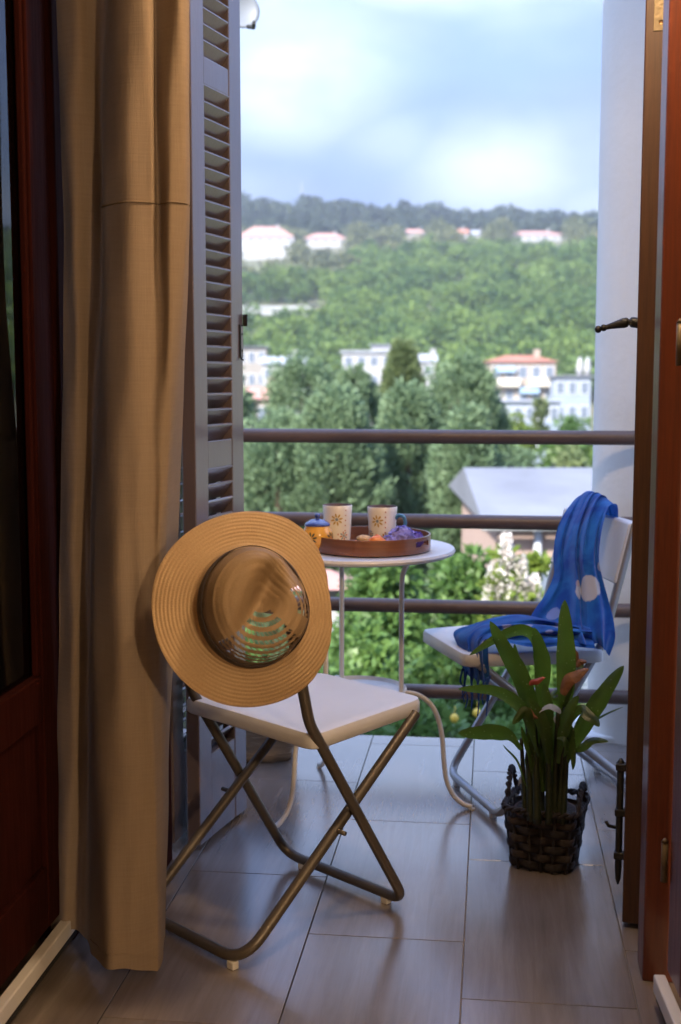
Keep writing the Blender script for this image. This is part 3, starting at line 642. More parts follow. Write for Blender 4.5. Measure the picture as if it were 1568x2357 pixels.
# put the visible face on the line measured from the picture
off = np.array([-math.sin(sh_a), math.cos(sh_a)]) * 0.018
shL = shutter('louvred_shutter', 'tall dark brown louvred shutter leaf folded open beside the curtain', (P0[0] + off[0], P0[1] + off[1], 0), sh_a, sh_w, PANES)
hk = MB(); hk.box((0, -0.0035, 0), (0.028, 0, 0.003)); hk.box((0.004, -0.0035, -0.075), (0.0075, 0, 0)); hk.tube([(0.0058, -0.002, -0.074), (0.007, -0.004, -0.083), (0.011, -0.008, -0.086)], 0.0022, 6)
hk.box((0.026, -0.012, 0.0), (0.029, 0.0, 0.030))
hk.build('hook', M_iron, shL, loc=(sh_w - 0.028, -0.0185, 1.285))
pl = MB().box((0.006, -0.002, -0.080), (0.024, 0.0, -0.001)).build('hook_plate', M_shut, shL, loc=(sh_w - 0.028, -0.0183, 1.285))
for zz in (-0.02, -0.062): MB().tube([(0.016, -0.004, zz), (0.016, -0.0015, zz)], 0.0022, 8).build('screw', M_iron, pl)
# second leaf of the pair, folded behind the first
e0 = P0[:2] + np.array([-0.085, 0.00]); e_a = sh_a + R(5)
shutter('louvred_shutter', 'second leaf folded behind the louvred shutter by the curtain', (e0[0], e0[1] + 0.01, 0), e_a, 0.40, PANES)

# right-hand leaf seen on its narrow edge
S0 = on_z(1431, 2135); s_ang = math.pi / 2 - R(9.5)
offr = np.array([math.sin(s_ang), -math.cos(s_ang)]) * 0.0225
shR = shutter('louvred_shutter', 'dark shutter leaf seen edge-on at the right with brass hinge and iron bolt', (S0[0] + offr[0], S0[1] + offr[1], 0), s_ang, 0.44, PANES, th=0.045, edge=wood_mat('brown_wood_edge', (0.080, 0.032, 0.013), (0.042, 0.016, 0.007), 0.5, 0.0))
# hinge plate let into its edge, with three screws (local x = 0 is the edge)
hp = MB().box((-0.0015, -0.020, 1.83), (0.0, 0.006, 1.955)).build('hinge_plate', M_brass, shR, bevel=0.0006)
for zz in (1.943, 1.912, 1.846): MB().lathe([(0.0046, 0), (0.0046, 0.0008), (0.002, 0.0002)], 14).build('screw', mat('dark_brass', (0.12, 0.07, 0.03), 0.4, metal=0.8), hp, loc=(-0.0015, -0.008, zz), rot=(0, -math.pi / 2, 0))
MB().tube([(-0.001, -0.0245, 1.905), (-0.001, -0.0245, 1.955)], 0.0048, 12).build('hinge_barrel', M_brass, hp, smooth=True)
MB().box((-0.001, -0.018, 1.965), (0.0, 0.001, 2.03)).build('strike_plate', mat('worn_wood', (0.34, 0.17, 0.08), 0.5, var=0.5, vscale=30, stretch=(1, 40, 2)), shR)
# iron handle on the face that looks into the opening (+y side of this leaf)
hb = [(0.03, 0.0225, 1.268), (0.03, 0.040, 1.270), (0.03, 0.052, 1.268), (0.03, 0.078, 1.262), (0.03, 0.094, 1.258)]
MB().tube(spline(hb, 6), list(np.interp(np.linspace(0, 4, 25), [0, 0.8, 1.0, 1.4, 2, 3, 3.5, 3.7, 4], [0.011, 0.011, 0.006, 0.010, 0.0105, 0.006, 0.005, 0.0045, 0.004])), 12).build('lever_handle', M_iron, shR, smooth=True)
MB().lathe([(0.001, -0.0075), (0.005, -0.006), (0.0075, 0), (0.005, 0.006), (0.001, 0.0075)], 12).build('handle_knob', M_iron, shR, smooth=True, loc=(0.03, 0.102, 1.256))
MB().lathe([(0.001, -0.007), (0.005, -0.0055), (0.007, 0), (0.005, 0.0055), (0.001, 0.007)], 12).build('handle_knob', M_iron, shR, smooth=True, loc=(0.03, 0.091, 1.259))
bl = MB().tube([(0.05, 0.036, 0.075), (0.05, 0.036, 0.088), (0.05, 0.036, 0.115), (0.05, 0.036, 0.345), (0.05, 0.036, 0.353)], [0.002, 0.006, 0.0075, 0.0075, 0.003], 12).build('bolt_rod', M_iron, shR, smooth=True)
for zz in (0.14, 0.235, 0.335): MB().box((0.040, 0.0225, zz - 0.008), (0.060, 0.046, zz + 0.008)).build('bolt_bracket', M_iron, bl, bevel=0.003)
MB().tube([(0.05, 0.040, 0.20), (0.05, 0.058, 0.202), (0.05, 0.064, 0.212)], 0.004, 8).build('bolt_knob', M_iron, bl, smooth=True)

# ---- door frame
df = thing('door_frame', 'dark red varnished frame round the balcony door', 'door frame', (0, 0, 0))
MB().box((-0.93, 2.41, 0), (-0.845, 2.50, 2.32)).build('jamb', M_mahog, df, bevel=0.004)
MB().box((-0.93, 2.80, 0), (-0.752, 2.862, 2.32)).build('shutter_post', M_mahog, df, bevel=0.004)
J = on_z(1478, 2258)
MB().box((J[0], J[1], 0), (0.41, J[1] + 0.085, 2.32)).build('jamb', M_orange, df, bevel=0.004)
MB().box((-0.872, 2.40, 2.26), (J[0], 2.50, 2.32)).build('head', M_mahog, df, bevel=0.004)

def door_leaf(name, label, loc, flip, wood, panel_top=0.585):
    """glazed leaf standing open into the room; local -y runs from the hinge towards the room, face on x = 0"""
    t = thing(name, label, 'door', loc); w, th, st = 0.60, 0.045, 0.105; s = flip
    def bx(a, b, nm, m, par=t, bevel=0.003):
        lo = tuple(min(p, q) for p, q in zip(a, b)); hi = tuple(max(p, q) for p, q in zip(a, b)); return MB().box(lo, hi).build(nm, m, par, bevel=bevel)
    bx((0, 0, 0.075), (s * th, -st, 2.25), 'stile', wood); bx((0, -w + st, 0.075), (s * th, -w, 2.25), 'stile', wood)
    bx((s * 0.001, -st - 0.0005, 0.075), (s * (th - 0.001), -w + st + 0.0005, 0.20), 'rail', wood)
    bx((s * 0.001, -st - 0.0005, panel_top - 0.09), (s * (th - 0.001), -w + st + 0.0005, panel_top), 'rail', wood)
    bx((s * 0.001, -st - 0.0005, 2.13), (s * (th - 0.001), -w + st + 0.0005, 2.25), 'rail', wood)
    bx((s * 0.012, -st, 0.20), (s * (th - 0.012), -w + st, panel_top - 0.09), 'panel', wood)
    bx((s * 0.020, -st, panel_top), (s * 0.024, -w + st, 2.13), 'pane', M_glass, bevel=0)
    bx((s * 0.006, -st, panel_top), (s * 0.019, -st - 0.012, 2.13), 'bead', wood); bx((s * 0.006, -w + st, panel_top), (s * 0.019, -w + st + 0.012, 2.13), 'bead', wood)
    ws = bx((-s * 0.002, 0.004, 0.032), (-s * 0.024, -w, 0.066), 'weather_strip', M_strip)
    bx((-s * 0.004, 0.006, 0.012), (-s * 0.018, -w, 0.0315), 'brush', M_brush, ws)
    return t
HL = on_z(178, 2110, 0.05); doorL = door_leaf('door_leaf', 'dark red glazed door leaf standing open at the far left', (HL[0] - 0.02, HL[1], 0), -1, M_mahog)
HR = on_z(1519, 2262, 0.05); doorR = door_leaf('door_leaf', 'orange varnished door leaf standing open at the far right', (HR[0] + 0.012, HR[1], 0), 1, M_orange)
doorR.rotation_euler = (0, 0, R(4))
for zz in (0.24, 1.18, 1.95):
    MB().tube([(-0.008, 0.012, zz), (-0.008, 0.012, zz + 0.075)], 0.0062, 12).tube([(-0.008, 0.012, zz + 0.075), (-0.008, 0.012, zz + 0.082)], [0.007, 0.002], 10).build('hinge_barrel', M_brass, doorR, smooth=True)
MB().box((-0.006, -0.05, 1.395), (0.0, -0.02, 1.41)).build('latch', M_iron, doorR)

# ---- curtains
M_linen = cloth_mat('beige_linen', (0.30, 0.230, 0.162), (0.245, 0.182, 0.124), 0.2)
def curtain(name, label, sections, group=None, parts=True):
    """sections: (z, picture row, [(px, Y) ...]) from top to bottom"""
    cur = thing(name, label, 'curtain', (0, 0, 0)); rows = []
    secs = []
    for (z, py, pts) in sections:
        sp = spline([(on_y(px, py, Y)[0], Y) for px, Y in pts], 9); secs.append((z, sp))
    zs = list(np.linspace(secs[0][0], secs[-1][0], 90))
    for z in zs:
        for k in range(len(secs) - 1):
            if secs[k][0] >= z >= secs[k + 1][0] - 1e-9: break
        f = (secs[k][0] - z) / (secs[k][0] - secs[k + 1][0]); f = f * f * (3 - 2 * f) * 0.5 + f * 0.5
        row = []
        for j, (p, q) in enumerate(zip(secs[k][1], secs[k + 1][1])):
            x, y = p * (1 - f) + q * f
            y += 0.0022 * math.sin(z * 9 + j * 0.5) + 0.0016 * math.sin(z * 23 - j * 0.31); x += 0.0018 * math.sin(z * 6.5 + j * 0.2)
            row.append((x, y, z + (0.012 * math.sin(j * 0.16) if z < 0.2 else 0)))
        rows.append(row)
    v, f = grid_mesh(rows); o = obj('drape', v, f, M_linen, cur, smooth=True)
    return cur, rows
curt, crow = curtain('curtain', 'long beige linen curtain hanging in folds beside the shutter', [
    (2.45, 0, [(128, 2.37), (165, 2.335), (205, 2.36), (250, 2.375), (262, 2.30), (300, 2.255), (352, 2.265), (362, 2.305), (400, 2.268), (432, 2.285), (441, 2.34), (434, 2.40)]),
    (1.95, 0, [(132, 2.37), (170, 2.335), (205, 2.36), (250, 2.375), (262, 2.30), (300, 2.255), (352, 2.265), (362, 2.305), (400, 2.268), (432, 2.285), (441, 2.34), (434, 2.40)]),
    (1.48, 470, [(146, 2.37), (175, 2.34), (210, 2.36), (236, 2.375), (243, 2.30), (290, 2.252), (345, 2.262), (364, 2.285), (395, 2.262), (428, 2.285), (436, 2.34), (432, 2.40)]),
    (0.70, 1450, [(140, 2.38), (170, 2.35), (200, 2.37), (212, 2.36), (217, 2.29), (262, 2.235), (310, 2.235), (352, 2.25), (368, 2.268), (379, 2.30), (392, 2.38), (408, 2.45)]),
    (0.36, 1800, [(132, 2.38), (165, 2.35), (195, 2.37), (207, 2.36), (213, 2.29), (255, 2.228), (305, 2.230), (350, 2.246), (368, 2.265), (380, 2.30), (385, 2.36), (388, 2.41)]),
    (0.035, 2200, [(118, 2.38), (150, 2.36), (185, 2.37), (205, 2.36), (212, 2.29), (245, 2.212), (295, 2.215), (345, 2.245), (366, 2.265), (378, 2.30), (382, 2.35), (380, 2.40)])])
# sewn seam across the cloth
zi = int(np.argmin([abs(r[0][2] - 1.48) for r in crow])); sm = [(p[0], p[1] - 0.0022, p[2]) for p in crow[zi][34:92]]
MB().tube(sm, 0.0016, 6).build('seam', M_linen, curt, smooth=True)
hm = [(p[0], p[1] - 0.0015, p[2] + 0.03) for p in crow[-1][34:96]]
MB().tube(hm, 0.0010, 6).build('hem_stitch', M_linen, curt, smooth=True)
MB().tube([(-2.1, 2.33, 2.47), (1.8, 2.33, 2.47)], 0.012, 12).build('curtain_rod', M_iron, curt, smooth=True)
MB().box((-1.2, 2.33, 2.46), (-1.18, 2.47, 2.48)).build('rod_bracket', M_iron, curt)
c2 = thing('curtain', 'striped beige curtain behind the glass of the left door leaf', 'curtain', (0, 0, 0)); rows = []
for z in np.linspace(2.45, 0.03, 30):
    rows.append([(-0.958 + 0.011 * math.sin(i * 0.95) + 0.006 * math.sin(i * 0.37), 1.58 + i * 0.0125, z) for i in range(70)])
v, f = grid_mesh(rows); obj('drape', v, f, M_linen, c2, smooth=True)
MB().tube([(-0.958, 1.4, 2.46), (-0.958, 2.46, 2.46)], 0.012, 12).build('curtain_rod', M_iron, c2, smooth=True)

screen_curtain = thing('curtain', 'added beige curtain out of view at the right, screening plant and shutter from the lamp', 'curtain', (0, 0, 0)); rows = []  # unseen curtain, added to keep lamp light off the shutter and plant
for z in np.linspace(2.45, 0.03, 30):
    rows.append([(0.43 + i * 0.0052, 2.28 + 0.045 * math.sin(i * 0.62) + 0.008 * math.sin(z * 3 + i), z) for i in range(90)])
v, f = grid_mesh(rows); obj('drape', v, f, M_linen, screen_curtain, smooth=True)

# ---- assumed ceiling lamp, not in view (its warm light falls on curtain, hat and tray)
lamp = thing('assumed_pendant_lamp', 'assumed warm pendant lamp hanging in the room above the view', 'lamp', (0.18, 2.00, 2.70))
MB().lathe([(0.05, -0.025), (0.05, 0.0)], 20).build('canopy', M_brass, lamp, auto=True)
MB().tube([(0, 0, -0.025), (0, 0, -0.26)], 0.004, 8).build('cord', M_iron, lamp)
MB().lathe([(0.03, -0.25), (0.10, -0.27), (0.15, -0.31), (0.155, -0.33), (0.150, -0.33), (0.10, -0.275), (0.03, -0.255)], 32, close_ends=False).build('lamp_shade', mat('lamp_shade_white', (0.7, 0.66, 0.58), 0.8), lamp, smooth=True)
m_b = bpy.data.materials.new('lit_bulb'); m_b.use_nodes = True; bb = m_b.node_tree.nodes['Principled BSDF']; bb.inputs['Emission Color'].default_value = (1.0, 0.62, 0.30, 1); bb.inputs['Emission Strength'].default_value = 12
MB().lathe([(0.012, -0.26), (0.014, -0.29), (0.028, -0.32), (0.030, -0.34), (0.020, -0.362), (0.003, -0.37)], 20).build('bulb', m_b, lamp, smooth=True)
pl_d = bpy.data.lights.new('assumed_lamp_light', 'POINT'); pl_d.energy = 20; pl_d.color = (1.0, 0.70, 0.42); pl_d.shadow_soft_size = 0.07
plo = bpy.data.objects.new('assumed_lamp_light', pl_d); COL.objects.link(plo); plo.parent = lamp; plo.location = (0, 0, -0.40)

fl_ = thing('added_floor_lamp', 'assumed standing floor lamp, added unseen in the room behind the viewer', 'lamp', (1.20, -0.40, 0))  # unseen lamp, added to throw warm frontal light on hat, mugs and seat edges
MB().lathe([(0.14, 0.0), (0.14, 0.015), (0.02, 0.025)], 32).build('base', M_iron, fl_, auto=True)
MB().tube([(0, 0, 0.02), (0, 0, 1.42)], 0.011, 12).build('pole', M_iron, fl_, smooth=True)
MB().lathe([(0.012, 1.42), (0.016, 1.46), (0.03, 1.49), (0.032, 1.515), (0.02, 1.54), (0.003, 1.548)], 20).build('bulb', m_b, fl_, smooth=True)
MB().lathe([(0.10, 1.62), (0.17, 1.60), (0.175, 1.605), (0.10, 1.63)], 32, close_ends=False).build('lamp_shade', mat('lamp_shade_white', (0.7, 0.66, 0.58)), fl_, smooth=True)
p2_d = bpy.data.lights.new('assumed_lamp_light', 'POINT'); p2_d.energy = 56; p2_d.color = (1.0, 0.70, 0.42); p2_d.shadow_soft_size = 0.06
p2o = bpy.data.objects.new('assumed_lamp_light', p2_d); COL.objects.link(p2o); p2o.parent = fl_; p2o.location = (0, 0, 1.585)

# ================================================================== CHAIRS
M_seat = mat('white_plastic', (0.62, 0.61, 0.60), 0.42, var=0.06, vscale=6, bump=0.02, bscale=200)
def rounded_poly(pts, rad, n=6):
    k = len(pts); out = []
    for i in range(k):
        a, b, c_ = Vector(pts[i - 1]), Vector(pts[i]), Vector(pts[(i + 1) % k]); u = (a - b).normalized(); w_ = (c_ - b).normalized()
        p, q = b + u * rad, b + w_ * rad
        for j in range(n + 1): t = j / n; z = (1 - t) ** 2 * p + 2 * t * (1 - t) * b + t * t * q; out.append((z.x, z.y))
    return out
def folding_chair(name, label, loc, rotz, M_tube, seat_dx=0.0, hw=0.19, top=0.775, board=0.155, group='white folding chairs'):
    t = thing(name, label, 'chair', loc, rotz, group); x0, x1 = -hw, hw; r = 0.0115
    path = [(x1, -0.135, top), (x1, -0.058, 0.475), (x1 + 0.002, 0.225, 0.022), (x0 - 0.002, 0.225, 0.022), (x0, -0.058, 0.475), (x0, -0.135, top)]
    MB().tube(fillet(path, [0, 0.12, 0.05, 0.05, 0.12, 0], 8), r, 14).build('back_frame', M_tube, t, auto=True)
    y1, y0 = 0.285, -0.215; i = 0.0235
    path = [(x1 - i, y1, 0.425), (x1 - i, y0, 0.022), (x0 + i, y0, 0.022), (x0 + i, y1, 0.425)]
    MB().tube(fillet(path, [0, 0.065, 0.065, 0], 9), r, 14).build('leg_frame', M_tube, t, auto=True)
    for sx in (x0 + i / 2, x1 - i / 2): MB().tube([(sx - 0.02, 0.035, 0.2255), (sx + 0.02, 0.035, 0.2255)], 0.005, 10).build('pivot_rivet', M_tube, t, smooth=True)
    for sy in (0.225, y0):
        for sx in (-0.135, 0.135): MB().box((sx - 0.010, sy - 0.008, 0.0), (sx + 0.010, sy + 0.008, 0.016)).build('foot_pad', mat('pad_white', (0.6, 0.58, 0.54), 0.6), t, bevel=0.002)
    # seat: wider at the back, dished top with a turned-down rim
    poly = rounded_poly([(-0.215 + seat_dx, -0.055), (0.215 + seat_dx, -0.055), (0.172 + seat_dx, 0.325), (-0.172 + seat_dx, 0.325)], 0.035, 7)
    n = len(poly); cx, cy = seat_dx, 0.135; V = []; Fc = []
    def ring(s, z): V.extend([(cx + (x - cx) * s, cy + (y - cy) * s, z) for x, y in poly])
    for s, z in ((0.985, 0.418), (1.0, 0.421), (1.0, 0.443), (0.985, 0.4505), (0.95, 0.452), (0.80, 0.4495), (0.45, 0.4465), (0.08, 0.446)): ring(s, z)
    for a in range(7):
        for j in range(n): Fc.append((a * n + j, a * n + (j + 1) % n, (a + 1) * n + (j + 1) % n, (a + 1) * n + j))
    Fc.append(tuple(range(7 * n, 8 * n))); Fc.append(tuple(range(n - 1, -1, -1)))
    obj('seat', V, Fc, M_seat, t).data.set_sharp_from_angle(angle=R(50)); t.children[-1].data.polygons.foreach_set('use_smooth', [True] * (7 * n + 2))
    # curved back board
    rows = []
    for (dz, dy) in ((0, 0), (1, 0)):
        pass
    zb0, zb1 = top - board, top + 0.004; rows_f = []; rows_b = []
    for k in range(9):
        f_ = k / 8; z = zb0 + (zb1 - zb0) * f_; yb = -0.135 + (top - z) * 0.255
        rows_f.append([(x, yb + 0.016 - 0.018 * (1 - (x / hw) ** 2), z) for x in np.linspace(-hw - 0.006, hw + 0.006, 17)])
        rows_b.append([(x, y - 0.030, z) for (x, y, z) in rows_f[-1]])
    v1, f1 = grid_mesh(rows_f); v2, f2 = grid_mesh(rows_b); k0 = len(v1); nc = 17; nr = 9
    Fc = f1 + [tuple(reversed([i_ + k0 for i_ in q])) for q in f2]
    edge = [j for j in range(nc)] + [i_ * nc + nc - 1 for i_ in range(1, nr)] + [(nr - 1) * nc + j for j in range(nc - 2, -1, -1)] + [i_ * nc for i_ in range(nr - 2, 0, -1)]
    for a, b in zip(edge, edge[1:] + edge[:1]): Fc.append((a, k0 + a, k0 + b, b))
    o = obj('backrest', v1 + v2, Fc, M_seat, t, smooth=True); o.data.set_sharp_from_angle(angle=R(50))
    bv = o.modifiers.new('bevel', 'BEVEL'); bv.width = 0.005; bv.segments = 2; bv.limit_method = 'ANGLE'
    return t
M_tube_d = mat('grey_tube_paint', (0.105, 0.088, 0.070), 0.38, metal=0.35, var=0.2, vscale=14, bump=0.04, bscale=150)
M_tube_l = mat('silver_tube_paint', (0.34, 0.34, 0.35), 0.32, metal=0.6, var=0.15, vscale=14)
V1 = (0.6232, 0.7821); C1 = (-0.466, 2.582)
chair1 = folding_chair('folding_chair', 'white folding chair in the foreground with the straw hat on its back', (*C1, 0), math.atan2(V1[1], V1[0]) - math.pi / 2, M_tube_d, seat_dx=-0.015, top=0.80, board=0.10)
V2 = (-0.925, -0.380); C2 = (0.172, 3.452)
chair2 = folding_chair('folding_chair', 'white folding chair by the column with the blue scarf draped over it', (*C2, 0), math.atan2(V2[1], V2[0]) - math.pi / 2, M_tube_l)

# ================================================================== TABLE
M_metal_w = mat('white_enamel', (0.70, 0.68, 0.65), 0.4, var=0.06, vscale=8, bump=0.02, bscale=150)
TC = (-0.355, 3.330); TR = 0.262
tb = thing('bistro_table', 'small round white metal table carrying the wooden tray', 'table', (*TC, 0))
MB().lathe([(0.02, 0.686), (TR - 0.012, 0.686), (TR - 0.003, 0.690), (TR, 0.696), (TR - 0.003, 0.7025), (TR - 0.011, 0.704), (TR - 0.017, 0.701), (0.02, 0.7)], 96).build('tabletop', M_metal_w, tb, auto=True)
MB().lathe([(0.02, 0.300), (0.125, 0.300), (0.133, 0.305), (0.135, 0.316), (0.131, 0.319), (0.125, 0.309), (0.02, 0.307)], 64).build('shelf', M_metal_w, tb, auto=True)
for a in (-6, 117, 233):
    ca, sa = math.cos(R(a)), math.sin(R(a)); P = lambda r, z: (r * ca, r * sa, z)
    up_ = spline([P(0.178, 0.685), P(0.150, 0.676), P(0.128, 0.645), P(0.1215, 0.60), P(0.1215, 0.45), P(0.1215, 0.30)], 6)
    lo_ = spline([P(0.128, 0.311), P(0.165, 0.307), P(0.200, 0.285), P(0.222, 0.245), P(0.234, 0.19), P(0.239, 0.13), P(0.247, 0.075), P(0.266, 0.036), P(0.292, 0.014), P(0.316, 0.0075)], 6)
    lg = MB().tube(up_, 0.0068, 12).build('leg', M_metal_w, tb, smooth=True)
    MB().tube(lo_, 0.0068, 12).build('foot', M_metal_w, lg, smooth=True)
    MB().lathe([(0.0075, 0.0), (0.0078, 0.004)], 12).build('foot_pad', mat('pad_white', (0.6, 0.58, 0.54)), lg, loc=P(0.316, 0.0))

# ---- tray
M_tray = wood_mat('walnut_tray', (0.225, 0.085, 0.036), (0.150, 0.052, 0.022), 0.32, 0.4, (2, 2, 25))
TRR = 0.158; tc_ = on_y(992, 1248, 3.31); TRC = (tc_[0] - TRR, 3.30); TZ = 0.7045
tr = thing('serving_tray', 'round dark wooden tray with cut-out handles on the table', 'tray', (TRC[0], TRC[1], TZ))
MB().lathe([(0.01, 0), (TRR - 0.0005, 0), (TRR - 0.0005, 0.006), (0.01, 0.006)], 96).build('base', M_tray, tr, auto=True)
# wall built from cells so that two handle slots stay open
nA = 192; V = []; Fc = []; zl = [0.0062, 0.016, 0.030, 0.040]
slot = lambda deg: any(abs((deg - s0 + 180) % 360 - 180) < 12.5 for s0 in (-25, 155))
for zz in zl:
    for rr in (TRR, TRR - 0.005):
        for j in range(nA): a = 2 * math.pi * j / nA; V.append((rr * math.cos(a), rr * math.sin(a), zz))
idx = lambda i, side, j: (i * 2 + side) * nA + j % nA
for i in range(3):
    for j in range(nA):
        deg = (j + 0.5) * 360 / nA; hole = i == 1 and slot(deg)
        if not hole: Fc += [(idx(i, 0, j), idx(i, 0, j + 1), idx(i + 1, 0, j + 1), idx(i + 1, 0, j)), (idx(i, 1, j + 1), idx(i, 1, j), idx(i + 1, 1, j), idx(i + 1, 1, j + 1))]
        else:
            Fc += [(idx(i, 0, j), idx(i, 0, j + 1), idx(i, 1, j + 1), idx(i, 1, j)), (idx(i + 1, 0, j + 1), idx(i + 1, 0, j), idx(i + 1, 1, j), idx(i + 1, 1, j + 1))]
            for jj, e in ((j, -1), (j + 1, 1)):
                if not slot((j + e + 0.5) * 360 / nA): Fc.append((idx(i, 0, jj), idx(i + 1, 0, jj), idx(i + 1, 1, jj), idx(i, 1, jj)))
for j in range(nA): Fc += [(idx(3, 0, j), idx(3, 0, j + 1), idx(3, 1, j + 1), idx(3, 1, j)), (idx(0, 0, j + 1), idx(0, 0, j), idx(0, 1, j), idx(0, 1, j + 1))]
o = obj('wall', V, Fc, M_tray, tr); o.data.polygons.foreach_set('use_smooth', [True] * len(Fc)); o.data.set_sharp_from_angle(angle=R(40))

# ---- crockery
M_cer = mat('cream_ceramic', (0.88, 0.83, 0.76), 0.3, var=0.05, vscale=10, coat=0.15)
M_inside = mat('dark_glaze', (0.13, 0.095, 0.10), 0.65, spec=0.2)
M_blue_g = mat('blue_glaze', (0.055, 0.085, 0.30), 0.12, coat=0.6, var=0.2, vscale=20)
M_teal_g = mat('teal_glaze', (0.07, 0.22, 0.36), 0.15, coat=0.5)
M_orange_g = mat('orange_glaze', (0.85, 0.42, 0.07), 0.14, coat=0.6, var=0.12, vscale=12)
M_ochre = mat('ochre_paint', (0.55, 0.36, 0.10), 0.3); M_dkpaint = mat('dark_green_paint', (0.05, 0.06, 0.03), 0.3); M_rust = mat('rust_paint', (0.50, 0.17, 0.06), 0.3); M_slate = mat('slate_paint', (0.22, 0.27, 0.34), 0.3)
TOC = Vector((0 - TRC[0], 0 - TRC[1]))
def front_angle(c): return math.atan2(-c[1], -c[0])                       # azimuth of the viewer seen from c
def decal(mb, rad_at, az, z, du, dz, L, W, ang):
    """a painted petal on a turned surface: du, dz offset of its centre, long axis at ang"""
    pts = []
    for k in range(8):
        a = 2 * math.pi * k / 8; u = math.cos(a) * L; w_ = math.sin(a) * W
        uu = du + u * math.cos(ang) - w_ * math.sin(ang); zz = z + dz + u * math.sin(ang) + w_ * math.cos(ang)
        r_ = rad_at(zz) + 0.0005; aa = az + uu / r_; pts.append((r_ * math.cos(aa), r_ * math.sin(aa), zz))
    mb.add(pts, [tuple(range(8))])
def flower(par, rad_at, az, z, size, m_pet, m_mid, n=8, m_alt=None):
    A, B = MB(), MB()
    for k in range(n):
        an = 2 * math.pi * k / n + 0.2; decal(A if k % 2 == 0 or m_alt is None else B, rad_at, az, z, math.cos(an) * size * 0.66, math.sin(an) * size * 0.66, size * 0.36, size * 0.15, an)
    A.build('painted_petal', m_pet, par)
    if B.v: B.build('painted_petal', m_alt, par)
    Cc = MB(); decal(Cc, rad_at, az, z, 0, 0, size * 0.26, size * 0.26, 0); Cc.build('painted_centre', m_mid, par)
def mug(label, px, Y, handle_az, seed):
    x = on_y(px, 1230, Y)[0]; c = (x, Y); H_ = 0.106
    t = thing('mug', label, 'mug', (x, Y, TZ + 0.0062), 0, 'painted mugs on the tray')
    rad = lambda z: 0.0335 + 0.0062 * (z / H_) ** 1.1
    prof = [(0.004, 0.0), (0.030, 0.0), (0.0328, 0.003)] + [(rad(z), z) for z in np.linspace(0.006, H_ - 0.002, 9)] + [(rad(H_) - 0.0012, H_)]
    MB().lathe(prof, 48, close_ends=False).build('body', M_cer, t, smooth=True)
    MB().lathe([(rad(H_) - 0.0012, H_ - 0.00005), (rad(H_) - 0.0035, H_ - 0.002), (rad(0.05) - 0.004, 0.05), (0.028, 0.010), (0.002, 0.008)], 48, close_ends=False).build('lining', M_inside, t, smooth=True)
    a0 = front_angle(c)
    flower(t, rad, a0 - 0.05 * 1 - (0.30 if seed == 2 else 0.0), 0.070, 0.0165, M_ochre, M_slate, 8, M_ochre)
    flower(t, rad, a0 + (0.50 if seed == 1 else 0.12), 0.026, 0.012, M_rust, M_slate, 8, M_slate)
    if seed == 2: flower(t, rad, a0 - 1.0, 0.035, 0.011, M_slate, M_ochre, 8)
    D_ = MB()
    for k in range(5): decal(D_, rad, a0 + (0.60 if seed == 1 else 0.22), 0.094 - k * 0.0135, 0, 0, 0.0018, 0.0022, 0.4)
    for k in range(2): decal(D_, rad, a0 + (0.05 if seed == 1 else 1.0), 0.030 - k * 0.013, 0, 0, 0.0018, 0.0022, 0.4)
    D_.build('painted_dot', M_rust, t)
    ca, sa = math.cos(handle_az), math.sin(handle_az)
    hp_ = [(0.036, 0.076), (0.046, 0.083), (0.059, 0.080), (0.0635, 0.065), (0.060, 0.048), (0.050, 0.036), (0.036, 0.030)]
    MB().tube([(r_ * ca, r_ * sa, z) for r_, z in spline(hp_, 6)], [0.0058] * 4 + [0.005] * 29 + [0.0058] * 4, 12).build('handle', M_teal_g, t, smooth=True)
    return t
mug('cream mug with painted flowers beside the orange sugar pot', 777, 3.325, R(95), 1)
mug('cream flower mug with blue handle turned to the right', 880, 3.300, R(-14), 2)
x = on_y(731, 1232, 3.235)[0]; sp_ = thing('sugar_pot', 'orange glazed sugar pot with blue lid on the tray', 'pot', (x, 3.235, TZ + 0.0062), 0)
rad = lambda z: float(np.interp(z, [0, 0.004, 0.014, 0.028, 0.042, 0.054, 0.060], [0.026, 0.030, 0.0375, 0.0415, 0.0405, 0.035, 0.0325]))
MB().lathe([(0.004, 0.0)] + [(rad(z), z) for z in np.linspace(0, 0.060, 16)] + [(0.028, 0.060)], 48).build('body', M_orange_g, sp_, auto=True)
lid = MB().lathe([(0.028, 0.0601), (0.0335, 0.0605), (0.0345, 0.063), (0.033, 0.0655), (0.028, 0.070), (0.018, 0.0755), (0.007, 0.0775), (0.0045, 0.079), (0.0058, 0.081), (0.0080, 0.0845), (0.0072, 0.089), (0.0035, 0.0918), (0.0006, 0.0922)], 40).build('lid', M_blue_g, sp_, smooth=True)
a0 = front_angle((x, 3.235))
flower(sp_, rad, a0 - 0.42, 0.030, 0.0165, M_dkpaint, M_rust, 8); flower(sp_, rad, a0 + 1.0, 0.030, 0.0165, M_dkpaint, M_rust, 8)

